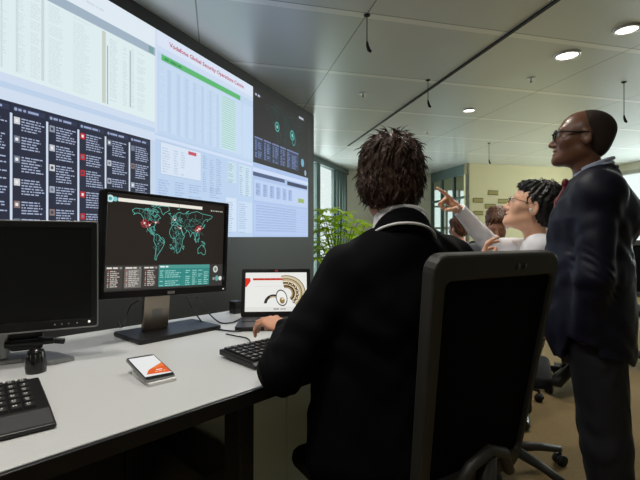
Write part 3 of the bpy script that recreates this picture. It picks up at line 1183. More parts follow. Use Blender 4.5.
sc_ = cv.build('screen', M['deskscreen'], mon)
sc_.matrix_local = MT @ Matrix.Translation((0, -0.006, 0))
b = MB(MT)
b.box(-0.014, 0.014, -0.0235, -0.0222, -HZ + 0.006, -HZ + 0.016)
b.build('maker_badge', M['silver'], mon)
b = MB(MT)
b.box(HW - 0.02, HW - 0.014, -0.0235, -0.0222, -HZ + 0.010, -HZ + 0.014)
b.build('power_light', emit_mat('white_led', (230, 230, 230), 0.6), mon)
MN = Matrix.Translation((-0.035, 0.035, 0.012)) @ Matrix.Rotation(R(6), 4, 'X')
nk = MB(MN).rbox(-0.05, 0.05, 0.0, 0.02, 0.0, 0.26, 0.012, axis='y').build('stand_neck', M['brushed'], mon, 0.003)
MB(MN).box(-0.018, 0.020, -0.0015, -0.0003, 0.045, 0.078).build('neck_label', M['silver'], nk)
b = MB()
b.rbox(-0.165, 0.165, -0.10, 0.105, 0.0, 0.016, 0.012, axis='z')
b.build('stand_base', M['black'], mon, 0.004)


def cable(label, pts, r=0.0032):
    t = empty('cable', pts[0] * 0, 0, label, 'cable')
    # Catmull-Rom through the points
    q = [pts[0]] + pts + [pts[-1]]
    path = []
    for i in range(1, len(q) - 2):
        for k in range(8):
            s = k / 8
            a, b_, c, d = q[i - 1], q[i], q[i + 1], q[i + 2]
            path.append(0.5 * ((2 * b_) + (c - a) * s + (2 * a - 5 * b_ + 4 * c - d) * s * s + (3 * b_ - a - 3 * c + d) * s ** 3))
    path.append(pts[-1])
    MB().tube(path, r, 8).build('cable_sheath', M['black'], t)
    return t


ZC = DESK_Z + 0.0055
cable('black cable from the big monitor running on past the laptop corner', [at(187, 297, 1.74), at(193, 309, 1.78), on(206, 326, ZC), on(222, 330, ZC), on(238, 331, ZC), on(246, 326, ZC), on(251, 319.5, ZC)])
cable('black cable from the big monitor to the back of the laptop', [at(197, 297, 1.80), at(206, 310, 1.86), on(219, 322, ZC), on(232, 322.5, ZC), on(240, 319, ZC)])
cable('thin black cable looping beside the metal monitor neck', [at(140, 300, 1.62), at(131, 306, 1.64), at(126, 318, 1.62), on(122, 327, ZC + 0.02), on(118, 322, ZC)])
cable('short black cable curling up to the keyboard under the man\'s hand', [on(226, 334, ZC), on(236, 336, ZC), on(246, 338, ZC), on(250, 341, ZC), on(250, 344, ZC)], 0.0026)

# ------------------------------------------------------------------ dark monitor on the near side
lm = empty('monitor', (-0.851, 1.173, DESK_Z), math.atan2(0.475, 0.88), 'switched-off black monitor with a silver rim', 'monitor', 'monitors on the desk')
b = MB()
ring_prism(b, ring(-0.205, 0.205, 0.094, 0.407, 0.008), ring(-0.2015, 0.2015, 0.0975, 0.4035, 0.006), -0.024, 0.02)
b.build('silver_rim', M['silver'], lm, 0.001)
b = MB()
ring_prism(b, ring(-0.2012, 0.2012, 0.0978, 0.4032, 0.006), ring(-0.187, 0.187, 0.122, 0.389, 0.002), -0.0225, 0.015)
b.build('bezel', M['bezel'], lm, 0.001)
M['offscreen'] = mat('switched_off_glass', (7, 7, 8), 0.25, var=0.02, spec=0.4)
MB().box(-0.188, 0.188, -0.016, -0.01, 0.121, 0.39).build('screen', M['offscreen'], lm)
b = MB()
b.rbox(-0.195, 0.195, -0.008, 0.035, 0.104, 0.398, 0.01)
b.rbox(-0.12, 0.12, 0.035, 0.06, 0.15, 0.36, 0.03)
b.build('housing', M['blackmat'], lm, 0.004)
M['led'] = emit_mat('button_led', (235, 235, 228), 0.8)
for x in (0.095, 0.112, 0.129, 0.150):
    MB().cyl((x, -0.0235, 0.110), (x, -0.022, 0.110), 0.0022, seg=10).build('button', M['silver'], lm)
MB().cyl((0.181, -0.024, 0.111), (0.181, -0.022, 0.111), 0.0034, seg=12).build('power_light', M['led'], lm)
MB().rbox(-0.075, -0.022, 0.04, 0.09, 0.012, 0.30, 0.008, axis='z').build('stand_column', M['silver'], lm, 0.003)
b = MB()
b.rbox(-0.02, 0.06, 0.045, 0.085, 0.03, 0.085, 0.008)
b.cyl((-0.03, 0.03, 0.055), (0.09, 0.03, 0.055), 0.010)
b.cyl((0.05, 0.03, 0.062), (0.115, 0.05, 0.045), 0.009)
b.build('stand_hinge', M['black'], lm, 0.003)
b = MB()
b.prism([(-0.20, -0.02), (-0.13, -0.055), (-0.06, 0.02), (0.01, 0.03), (0.085, -0.045), (0.145, -0.02), (0.10, 0.06), (0.04, 0.12), (-0.10, 0.12)], 0.0, 0.012, 'z')
b.build('stand_base', M['silver'], lm, 0.003)

# ------------------------------------------------------------------ small things on the desk
p = on(36, 372, DESK_Z)
pot = empty('desk_pot', (p.x, p.y, DESK_Z), 0, 'small black ribbed pot on the desk before the dark monitor', 'pot')
b = MB()
b.lathe([(0.001, 0.0), (0.0235, 0.0), (0.0245, 0.008), (0.023, 0.03), (0.0195, 0.056), (0.0185, 0.058), (0.0165, 0.054), (0.001, 0.05)], 24)
b.build('pot_body', mat('glossy_black', (22, 21, 20), 0.18), pot)
b = MB()
for k in range(12):
    a = k * math.pi / 6
    b.tube([(0.0238 * math.cos(a), 0.0238 * math.sin(a), 0.012), (0.0198 * math.cos(a), 0.0198 * math.sin(a), 0.05)], 0.0016, 6)
b.build('ribs', M['bezel'], pot)

p = on(235.5, 314, DESK_Z)
hub = empty('desk_hub', (p.x, p.y + 0.02, DESK_Z), DROT, 'small black box on the desk between the map monitor and laptop', 'box')
MB().rbox(-0.02, 0.022, -0.02, 0.03, 0.0, 0.058, 0.005).build('hub_case', M['black'], hub, 0.002)
MB().box(-0.014, 0.016, -0.0212, -0.0202, 0.034, 0.046).build('hub_port', M['bezel'], hub)

# phone leaning on a white dock
PZ, PROT = 9.0, R(43)
dock = empty('phone_stand', (-0.442, 1.090, DESK_Z), PROT, 'white wedge stand under the phone', 'stand')
b = MB()
prof = [(-0.084, 0.0), (0.03, 0.0), (0.03, 0.016), (-0.070, 0.002), (-0.074, 0.008), (-0.084, 0.008)]
pts = [(-0.034, y, z) for y, z in prof] + [(0.034, y, z) for y, z in prof]
n = len(prof)
b.poly(pts, [tuple(range(n)), tuple(range(2 * n - 1, n - 1, -1))] + [(i, n + i, n + (i + 1) % n, (i + 1) % n) for i in range(n)])
b.build('stand_wedge', M['white'], dock, 0.001)
ph = empty('smartphone', (-0.442, 1.090, DESK_Z), PROT, 'smartphone with a white and orange screen on the desk', 'smartphone')
PM = Matrix.Translation((0, -0.0005, 0.0165)) @ Matrix.Rotation(R(PZ), 4, 'X') @ Matrix.Rotation(R(2), 4, 'Y')
MB(PM).rbox(-0.0375, 0.0375, -0.072, 0.072, 0.0005, 0.008, 0.007, axis='z').build('phone_case', M['silver'], ph, 0.002)
MB(PM).rbox(-0.0362, 0.0362, -0.0707, 0.0707, 0.008, 0.0092, 0.006, axis='z').build('front_glass', M['bezel'], ph)
cv = Canvas()
cv.rect(-0.0335, -0.058, 0.0335, 0.062, (228, 229, 228))
cv.poly([(0.0335, 0.010), (0.0335, -0.052), (-0.026, -0.046), (-0.012, -0.022)], (222, 92, 34), 2)
cv.poly([(0.0335, 0.010), (0.0335, -0.010), (0.004, -0.020), (-0.002, -0.018)], (232, 116, 52), 3)
cv.words(0.004, 0.024, -0.031, 0.004, (248, 236, 226), 4, 0.95)
cv.words(-0.002, 0.026, -0.040, 0.0025, (244, 214, 196), 4, 0.95)
cv.rect(-0.0335, -0.064, 0.0335, -0.058, (30, 30, 32), 2)
so = cv.build('screen', M['deskscreen'], ph)
so.matrix_local = PM @ Matrix.Translation((0, 0, 0.0094)) @ Matrix.Rotation(R(-90), 4, 'X')

# ------------------------------------------------------------------ laptop
lap = empty('laptop', (-0.19, 1.81, DESK_Z), R(4), 'open black laptop showing a white page with a picture of metal rings', 'laptop')
MB().rbox(-0.15, 0.15, -0.205, 0.005, 0.001, 0.017, 0.012, axis='z').build('laptop_base', M['black'], lap, 0.003)
LT = Matrix.Translation((0, 0.004, 0.016)) @ Matrix.Rotation(R(-14), 4, 'X')
b = MB(LT)
ring_prism(b, ring(-0.15, 0.15, 0.0, 0.208, 0.008), ring(-0.134, 0.134, 0.022, 0.192, 0.002), -0.004, 0.006)
b.rbox(-0.149, 0.149, 0.001, 0.008, 0.001, 0.207, 0.008)
b.build('lid', M['bezel'], lap, 0.001)
b = MB()
for r, (y, n) in enumerate(((-0.03, 15), (-0.047, 14), (-0.064, 14), (-0.081, 13), (-0.098, 12))):
    for k in range(n):
        kw = 0.27 / n
        b.box(-0.135 + k * kw + 0.001, -0.135 + (k + 1) * kw - 0.001, y - 0.007, y + 0.007, 0.017, 0.0195, taper=0.92)
b.build('key_caps', mat('laptop_keys', (40, 40, 42), 0.4), lap)
MB().rbox(-0.045, 0.045, -0.185, -0.125, 0.0168, 0.0174, 0.004, axis='z').build('touchpad', mat('touchpad_grey', (52, 52, 54), 0.3), lap)
cv = Canvas()
X = lambda u: -0.134 + u * 0.268
Z = lambda v: 0.022 + v * 0.170
cv.rect(X(0), Z(0), X(1), Z(1), (232, 232, 228))
cv.rect(X(0), Z(0), X(1), Z(0.115), (222, 222, 218), 2)
cv.poly([(X(0), Z(0.86)), (X(0.075), Z(0.86)), (X(0.085), Z(0.78)), (X(0.02), Z(0.63)), (X(0), Z(0.63))], (214, 52, 36), 3)
cv.rect(X(0.12), Z(0.80), X(0.70), Z(0.855), (212, 70, 50), 3)
cv.words(X(0.13), X(0.66), Z(0.812), 0.005, (164, 34, 26), 4, 0.95)
cv.rect(X(0.15), Z(0.64), X(0.42), Z(0.648), (206, 206, 202), 3)
cv.rect(X(0.42), Z(0.64), X(0.62), Z(0.648), (212, 212, 208), 3)
# rings of a bearing, seen at an angle
for kf, col, rin in ((1.0, (92, 74, 48), 0.96), (0.965, (206, 192, 162), 0.86), (0.84, (70, 56, 38), 0.95), (0.80, (186, 166, 126), 0.88), (0.71, (226, 216, 196), 0.90), (0.64, (104, 82, 50), 0.84),
                     (0.54, (208, 192, 158), 0.86), (0.465, (58, 46, 34), 0.82), (0.38, (160, 136, 94), 0.8)):
    cv.ellipse(X(0.655), Z(0.45), 0.325 * kf * 0.268, 0.475 * kf * 0.170, col, 4, 48, a0=-58, a1=96, rin=rin, rot=8)
for k in range(7):
    a = R(-48 + k * 21)
    cv.ellipse(X(0.665 + 0.185 * math.cos(a)), Z(0.45 + 0.275 * math.sin(a)), 0.0058, 0.0070, (60, 46, 28), 5, 12)
    cv.ellipse(X(0.663 + 0.185 * math.cos(a)), Z(0.457 + 0.275 * math.sin(a)), 0.0026, 0.0034, (232, 222, 196), 6, 10)
cv.ellipse(X(0.59), Z(0.345), 0.092 * 0.268, 0.215 * 0.170, (52, 48, 56), 6, 36, rin=0.86, rot=14)
cv.ellipse(X(0.59), Z(0.345), 0.078 * 0.268, 0.185 * 0.170, (236, 236, 232), 6, 30, rot=14)
cv.ellipse(X(0.60), Z(0.275), 0.040 * 0.268, 0.082 * 0.170, (140, 114, 66), 7, 24, rot=10)
cv.ellipse(X(0.605), Z(0.315), 0.020 * 0.268, 0.030 * 0.170, (226, 206, 160), 8, 16)
cv.ellipse(X(0.46), Z(0.20), 0.155 * 0.268, 0.235 * 0.170, (48, 44, 44), 5, 30, a0=52, a1=178, rin=0.70)
cv.ellipse(X(0.46), Z(0.20), 0.125 * 0.268, 0.19 * 0.170, (176, 158, 124), 6, 24, a0=70, a1=120, rin=0.82)
for u0, u1, c in ((0.46, 0.55, (150, 148, 140)), (0.57, 0.66, (176, 174, 168)), (0.79, 0.865, (60, 60, 60)), (0.88, 0.905, (196, 192, 186))):
    cv.rect(X(u0), Z(0.045), X(u1), Z(0.08), c, 4)
so = cv.build('screen', M['deskscreen'], lap)
so.matrix_local = LT @ Matrix.Translation((0, -0.0006, 0))
b = MB(LT)
b.box(-0.006, -0.001, -0.0046, -0.0041, 0.194, 0.204).box(0.001, 0.007, -0.0046, -0.0041, 0.194, 0.204).box(-0.006, 0.007, -0.0046, -0.0041, 0.201, 0.204)
b.build('lid_badge', mat('badge_red', (196, 56, 66), 0.4), lap)


# ------------------------------------------------------------------ keyboards
M['keys'] = mat('black_key_caps', (26, 26, 27), 0.5, var=0.1)
M['legend'] = mat('key_legend_white', (196, 196, 192), 0.6)


def keyboard(name, loc, rot, label, W, D, palm, legend):
    """Front edge along local x at y = 0, back edge at y = D."""
    t = empty(name, loc, rot, label, 'keyboard', 'keyboards on the desk')
    b = MB()
    ring_ = [(0.0, 0.002), (D, 0.008), (D, 0.024), (palm, 0.017), (0.0, 0.010)]
    pts = [(0, y, z) for y, z in ring_] + [(W, y, z) for y, z in ring_]
    n = len(ring_)
    b.poly(pts, [tuple(range(n - 1, -1, -1)), tuple(range(n, 2 * n))] + [(i, (i + 1) % n, n + (i + 1) % n, n + i) for i in range(n)])
    b.build('keyboard_body', M['black'], t, 0.003)
    if palm > 0.02:
        MB().poly([(0.004, 0.006, 0.0112), (W - 0.004, 0.006, 0.0112), (W - 0.004, palm - 0.004, 0.0174), (0.004, palm - 0.004, 0.0174)], [(0, 1, 2, 3)]).build('palm_rest', mat('palm_rest_grey', (62, 62, 63), 0.45), t)
    rows = 6
    pitch = (D - palm - 0.014) / rows
    kb = MB()
    slope = (0.024 - 0.017) / (D - palm)
    for r in range(rows):
        y = palm + 0.007 + r * pitch
        z = 0.017 + slope * (y - palm)
        x = 0.01
        while x < W - 0.024:
            gap = (W * 0.67 < x < W * 0.67 + pitch * 0.4) or (W * 0.81 < x < W * 0.81 + pitch * 0.4)
            if gap:
                x += pitch * 0.45
                continue
            kw = min(pitch, 0.0225) * (1 if not (r == 0 and W * 0.2 < x < W * 0.5) else 5)
            kw = min(kw, W - 0.006 - x)
            kb.box(x + 0.0012, x + kw - 0.0012, y + 0.0012, y + pitch - 0.0012, z - 0.001, z + 0.0065, taper=0.84)
            zz = z + 0.0067
            for (a0, a1, c0, c1) in ((0.28, 0.40, 0.52, 0.74), (0.46, 0.58, 0.56, 0.72), (0.30, 0.58, 0.32, 0.39)):
                if random.random() < legend:
                    kb.mi = 1
                    kb.poly([(x + kw * a0, y + pitch * c0, zz), (x + kw * a1, y + pitch * c0, zz), (x + kw * a1, y + pitch * c1, zz), (x + kw * a0, y + pitch * c1, zz)], [(0, 1, 2, 3)])
                    kb.mi = 0
            x += kw
    kb.build('key_caps', [M['keys'], M['legend']], t)
    return t


# numeric-pad corner reaches into the picture at the lower corner
kr = on(57, 423, DESK_Z + 0.01)
W1 = 0.46
o_ = kr - V2R(39.5) * W1
keyboard('keyboard', (o_.x, o_.y, DESK_Z), R(39.5), 'large black keyboard with palm rest in front of the dark monitor', W1, 0.285, 0.08, 0.9)
kl = on(255, 369, DESK_Z + 0.005)
keyboard('keyboard', (kl.x, kl.y, DESK_Z), DROT - R(2), 'black keyboard under the seated man\'s hand', 0.40, 0.18, 0.012, 0.7)
# ================================================================== office chairs
M['chairframe'] = mat('chair_frame_grey', (46, 45, 41), 0.5, var=0.05, scale=60)
M['chairmesh'] = mat('chair_black_mesh', (4, 4, 5), 0.9, var=0.3, scale=300, bump=0.3, bscale=700, spec=0.1)
M['chairseat'] = mat('chair_seat_fabric', (8, 8, 9), 0.9, var=0.2, scale=200, bump=0.3)


def office_chair(loc, rotz, label, seat_z=0.58):
    t = empty('office_chair', loc, rotz, label, 'chair', 'black office chairs')
    s = MB()
    s.rbox(-0.24, 0.24, -0.20, 0.26, seat_z - 0.05, seat_z, 0.05, axis='z')
    s.build('seat', M['chairseat'], t, 0.02, 3)
    B = Matrix.Translation((0, -0.235, seat_z)) @ Matrix.Rotation(R(9), 4, 'X')
    b = MB(B)

    def taper(rg):
        return [(a * (0.80 + 0.20 * min(1, max(0, (z - 0.05) / 0.6))), z) for a, z in rg]
    ring_prism(b, taper(ring(-0.222, 0.222, 0.07, 0.645, 0.04)), taper(ring(-0.184, 0.205, 0.12, 0.588, 0.02)), -0.022, 0.012)
    fr = b.build('back_frame', M['chairframe'], t, 0.006, 2)
    b = MB(B)
    for x in (0.050, 0.076):
        b.cyl((x, -0.0235, 0.612), (x, -0.0215, 0.612), 0.0085, seg=14)
    b.build('screw_hole', M['black'], fr)
    b = MB(B)
    q = taper(ring(-0.188, 0.209, 0.118, 0.59, 0.02))
    b.prism(q, -0.012, 0.0, 'y')
    b.build('back_mesh', M['chairmesh'], t)
    b = MB(B)
    b.tube([(-0.10, -0.045, 0.10), (-0.06, -0.05, 0.16), (0, -0.052, 0.185), (0.06, -0.05, 0.16), (0.10, -0.045, 0.10)], 0.014, 10)
    b.tube([(0, -0.048, 0.17), (0, -0.06, 0.03), (0, -0.01, -0.07), (0, 0.14, -0.085)], [0.02, 0.028, 0.03, 0.03], 12)
    b.build('back_support', M['chairframe'], t)
    MB().cyl((0, 0, 0.12), (0, 0, 0.34), 0.032).cyl((0, 0, 0.34), (0, 0, seat_z - 0.05), 0.02).box(-0.09, 0.09, -0.1, 0.1, seat_z - 0.09, seat_z - 0.05).build('gas_column', M['chrome'], t)
    for k in range(5):
        a = R(90 + 72 * k)
        c, s_ = math.cos(a), math.sin(a)
        l = MB()
        l.tube([(0.03 * c, 0.03 * s_, 0.125), (0.18 * c, 0.18 * s_, 0.112), (0.31 * c, 0.31 * s_, 0.085)], [0.028, 0.022, 0.017], 10)
        lo = l.build('leg', M['chairframe'], t)
        wv = MB()
        for d in (-0.016, 0.016):
            x0, y0 = 0.31 * c - s_ * d, 0.31 * s_ + c * d
            wv.cyl((x0 + s_ * 0.009, y0 - c * 0.009, 0.03), (x0 - s_ * 0.009, y0 + c * 0.009, 0.03), 0.03, seg=18)
        wv.cyl((0.31 * c, 0.31 * s_, 0.03), (0.31 * c, 0.31 * s_, 0.09), 0.008, seg=8)
        wv.build('caster', M['black'], lo)
    return t


# main chair: only its back shows, turned towards the desk
chair = office_chair((0.232, 1.246, 0), R(31), 'nearest black office chair, back to us, behind the seated man')


def chair_copy(x, y, rot, label):
    c = copy_tree(chair)
    c.location = (x, y, 0)
    c.rotation_euler = (0, 0, rot)
    c['label'] = label
    return c


# ================================================================== plant by the window
M['leaf'] = mat('bright_leaf', (168, 200, 54), 0.5, var=0.35, scale=9)
nt = M['leaf'].node_tree
nt.nodes['Principled BSDF'].inputs['Subsurface Weight'].default_value = 0.0
tr = nt.nodes.new('ShaderNodeBsdfTranslucent')
tr.inputs['Color'].default_value = rgb(214, 236, 70)
ms = nt.nodes.new('ShaderNodeMixShader')
ms.inputs['Fac'].default_value = 0.55
nt.links.new(nt.nodes['Principled BSDF'].outputs['BSDF'], ms.inputs[1])
nt.links.new(tr.outputs['BSDF'], ms.inputs[2])
nt.links.new(ms.outputs['Shader'], nt.nodes['Material Output'].inputs['Surface'])
M['stem'] = mat('plant_stem', (92, 104, 44), 0.7)
M['soil'] = mat('dark_soil', (50, 38, 28), 0.95, bump=0.6)
M['pot'] = mat('pale_planter', (196, 194, 186), 0.5)
PL = Vector((0.30, 6.5, 0))
plant = empty('potted_plant', PL, 0, 'leafy green umbrella plant by the bright window behind the video wall', 'plant')
MB().lathe([(0.001, 0), (0.15, 0), (0.19, 0.42), (0.18, 0.42), (0.165, 0.36), (0.001, 0.36)], 28).build('planter', M['pot'], plant)
MB().lathe([(0.001, 0.355), (0.166, 0.355), (0.16, 0.375), (0.001, 0.385)], 20).build('soil', M['soil'], plant)
stems, leaves = MB(), MB()
rng = random.Random(11)


def rosette(c, tilt_dir, size, n):
    for k in range(n):
        a = 2 * math.pi * k / n + rng.random() * 0.4
        el = rng.uniform(-0.25, 0.5)
        d = Vector((math.cos(a) * math.cos(el), math.sin(a) * math.cos(el), math.sin(el))) + tilt_dir * 0.25
        d.normalize()
        L = size * rng.uniform(0.75, 1.1)
        side = d.cross(Vector((0, 0, 1))).normalized()
        up = side.cross(d)
        rows = []
        for s, wd in ((0.0, 0.1), (0.25, 0.85), (0.55, 1.0), (0.82, 0.6), (1.0, 0.05)):
            m_ = c + d * (L * s) - Vector((0, 0, 1)) * (L * 0.45 * s * s)
            h = size * 0.19 * wd
            rows.append((m_ - side * h + up * 0.006, m_ - up * 0.004, m_ + side * h + up * 0.006))
        pts = [q for r_ in rows for q in r_]
        fs = []
        for i in range(len(rows) - 1):
            b0 = i * 3
            fs += [(b0, b0 + 1, b0 + 4, b0 + 3), (b0 + 1, b0 + 2, b0 + 5, b0 + 4)]
        leaves.poly(pts, fs, True)


for (px, py) in ((321, 211), (334, 210), (341, 226), (358, 222), (325, 228), (319, 243), (333, 244), (350, 236), (362, 232), (345, 248), (318, 258), (330, 258), (356, 246), (320, 222), (347, 214), (338, 234), (327, 236), (324, 216), (316, 232), (341, 217), (352, 228), (323, 250), (337, 252), (315, 248), (365, 226), (329, 222)):
    dy = rng.uniform(-0.22, 0.22)
    c = at(px, py, PL.y + dy) - PL
    base = Vector((rng.uniform(-0.08, 0.08), rng.uniform(-0.08, 0.08), 0.38))
    mid = base.lerp(c, 0.55) + Vector((rng.uniform(-0.05, 0.05), rng.uniform(-0.05, 0.05), 0.10))
    path = [base * (1 - s) ** 2 + mid * (2 * s * (1 - s)) + c * s * s for s in [i / 8 for i in range(9)]]
    stems.tube(path, [0.010 - 0.0055 * i / 8 for i in range(9)], 6)
    rosette(c, (c - mid).normalized(), rng.uniform(0.19, 0.27), rng.choice((7, 8, 9)))
    for s in (0.7, 0.86):
        q = base * (1 - s) ** 2 + mid * (2 * s * (1 - s)) + c * s * s
        rosette(q, Vector((0, 0, 0.3)), 0.10, 4)
stems.build('stem', M['stem'], plant)
leaves.build('foliage', M['leaf'], plant)
# ================================================================== people
def V3(*a):
    return Vector(a)


def head_shape(B, c, Rm, s=1.0, mouth_open=0.0):
    W = np.array(Rm, np.float32)

    def L(x, y, z):
        return Vector(c) + Rm @ (Vector((x, y, z)) * s)

    def E(x, y, z, rx, ry, rz, k=0.02, op='u', M_=None):
        B.ell(L(x, y, z), (rx * s, ry * s, rz * s), W if M_ is None else M_, k * s, op)
    E(0, -0.014, 0.034, 0.075, 0.096, 0.082)
    E(0, 0.028, 0.01, 0.066, 0.068, 0.085, 0.03)
    E(0, 0.034, -0.045, 0.058, 0.058, 0.075, 0.03)
    B.cap(L(-0.045, 0.0, -0.062), L(-0.014, 0.076, -0.098), 0.020 * s, 0.017 * s, 0.03 * s)
    B.cap(L(0.045, 0.0, -0.062), L(0.014, 0.076, -0.098), 0.020 * s, 0.017 * s, 0.03 * s)
    E(0, 0.086, -0.101, 0.02, 0.014, 0.015, 0.02)
    E(-0.040, 0.062, -0.026, 0.024, 0.024, 0.022, 0.02)
    E(0.040, 0.062, -0.026, 0.024, 0.024, 0.022, 0.02)
    B.cap(L(-0.038, 0.084, 0.022), L(0.038, 0.084, 0.022), 0.010 * s, None, 0.018 * s)
    for sx in (-1, 1):
        E(sx * 0.031, 0.100, 0.004, 0.015, 0.014, 0.010, 0.012, 's')
        E(sx * 0.031, 0.083, 0.004, 0.0125, 0.0125, 0.0125, 0.006)
    B.cap(L(0, 0.090, 0.008), L(0, 0.114, -0.036), 0.009 * s, 0.012 * s, 0.012 * s)
    for sx in (-1, 1):
        E(sx * 0.012, 0.102, -0.040, 0.009, 0.011, 0.008, 0.008)
    E(0, 0.094, -0.062 + 0.002, 0.024, 0.012, 0.0065, 0.008)
    E(0, 0.092, -0.076 - mouth_open, 0.021, 0.012, 0.007, 0.008)
    E(0, 0.106, -0.0685 - mouth_open / 2, 0.026, 0.012, 0.0022 + mouth_open / 2, 0.003, 's')
    for sx in (-1, 1):
        RM = np.array(Rm @ Matrix.Rotation(R(sx * 18), 3, 'Z') @ Matrix.Rotation(R(-12), 3, 'X'), np.float32)
        E(sx * 0.078, -0.008, -0.008, 0.009, 0.020, 0.032, 0.008, 'u', RM)
        E(sx * 0.088, -0.004, -0.004, 0.006, 0.011, 0.018, 0.006, 's', RM)
    return L


def hand_shape(B, wrist, Rm, side, curls, thumb=((0.55, -0.35), 30, 25), s=1.0):
    """side +1 right hand, -1 left; Rm columns: x to the side, y along the fingers, z out of the back of the hand."""
    W = np.array(Rm, np.float32)
    sg = -side

    def L(x, y, z):
        return Vector(wrist) + Rm @ (Vector((x, y, z)) * s)
    B.cap(L(0, -0.03, 0), L(0, 0.02, 0), 0.026 * s, 0.024 * s, 0.015, 'u', Rm.col[2], 0.75)
    B.ell(L(0, 0.052, 0), (0.040 * s, 0.052 * s, 0.016 * s), W, 0.015)
    B.ell(L(sg * 0.022, 0.035, -0.008), (0.020 * s, 0.034 * s, 0.015 * s), W, 0.012)
    base = ((0.029, 0.088), (0.0095, 0.094), (-0.0105, 0.090), (-0.029, 0.079))
    ln = ((0.045, 0.027, 0.022), (0.049, 0.031, 0.023), (0.045, 0.029, 0.022), (0.035, 0.021, 0.019))
    for i in range(4):
        p = Vector((sg * base[i][0], base[i][1], 0.001))
        q = Vector((sg * base[i][0] * 0.75, base[i][1] - 0.04, 0.0))
        ang = 0.0
        pts = [L(*q), L(*p)]
        rs = [0.0095 * s, 0.0098 * s]
        spread = sg * (0.10, 0.02, -0.05, -0.12)[i]
        for j in range(3):
            ang += R(curls[i][j])
            d = Vector((math.sin(spread) * math.cos(ang), math.cos(spread) * math.cos(ang), -math.sin(ang)))
            p = p + d * ln[i][j]
            pts.append(L(*p))
            rs.append((0.0088, 0.0080, 0.0068)[j] * s * (0.88 if i == 3 else 1))
        B.chain(pts, rs, 0.004)
    (tx, tz), a1, a2 = thumb
    p = Vector((sg * 0.026, 0.022, -0.008))
    d = Vector((sg * tx, 0.72, tz)).normalized()
    pts, rs = [L(*p)], [0.0125 * s]
    for l, a, r in ((0.042, 0, 0.0112), (0.033, a1, 0.0098), (0.026, a2, 0.0078)):
        d = (d + Vector((-sg * math.sin(R(a)) * 0.8, math.sin(R(a)) * 0.3, -math.sin(R(a)) * 0.3))).normalized()
        p = p + d * l
        pts.append(L(*p))
        rs.append(r * s)
    B.chain(pts, rs, 0.006)


def torso_shape(B, J, Rt, m, wide=1.42, k=0.04):
    B.cap(J['pelvis'], J['waist'], 0.112 + m, 0.106 + m, k, 'u', Rt, wide)
    B.cap(J['waist'], J['chest'], 0.106 + m, 0.118 + m, k, 'u', Rt, wide)
    B.cap(J['chest'], Vector(J['neck']) - Vector((0, 0, 0.05)), 0.112 + m, 0.062 + m * 0.6, k, 'u', Rt, wide)
    B.cap(J['shL'], J['shR'], 0.05 + m, None, k)
    B.cap(Vector(J['shL']) * 0.8 + Vector(J['neck']) * 0.2, Vector(J['neck']), 0.045 + m, 0.045 + m, k)
    B.cap(Vector(J['shR']) * 0.8 + Vector(J['neck']) * 0.2, Vector(J['neck']), 0.045 + m, 0.045 + m, k)


def limbs(J, n):
    return [Vector(J[a + n]) for a in ('sh', 'el', 'wr')]


def body_mesh(parent, J, Rt, Fd, headR, skin, hands, vox=0.005, s=1.0, mouth=0.0):
    B = Blend()
    B.cap(J['head'] + headR @ Vector((0, -0.018, -0.06)), Vector(J['neck']) + Vector((0, 0, -0.03)), 0.050 * s, 0.057 * s, 0.02)
    head_shape(B, J['head'], headR, s, mouth)
    torso_shape(B, J, Rt, -0.004)
    for n in 'LR':
        a, b, c = limbs(J, n)
        B.chain([a, b, c], [0.050, 0.040, 0.027], 0.02)
        h, kn, an = Vector(J['hip' + n]), Vector(J['kn' + n]), Vector(J['an' + n])
        B.chain([h, kn, an], [0.080, 0.055, 0.036], 0.03)
        B.cap(an + Vector((0, 0, -0.045)), an + Vector(Fd) * 0.15 + Vector((0, 0, -0.058)), 0.034, 0.024, 0.02)
        hd = hands.get(n)
        if hd:
            hand_shape(B, c, hd['R'], 1 if n == 'R' else -1, hd['curl'], hd.get('thumb', ((0.55, -0.35), 30, 25)))
    return soft('body', B, skin, parent, vox)


RELAX = ((25, 30, 20), (30, 35, 20), (34, 38, 22), (38, 40, 24))
TYPING = ((28, 30, 20), (26, 34, 22), (28, 36, 24), (34, 36, 24))
POINT = ((4, 6, 4), (72, 85, 50), (78, 88, 52), (82, 88, 50))


def frame3(y, z):
    y = Vector(y).normalized()
    z = Vector(z)
    z = (z - y * z.dot(y)).normalized()
    x = y.cross(z)
    return Matrix((x, y, z)).transposed()


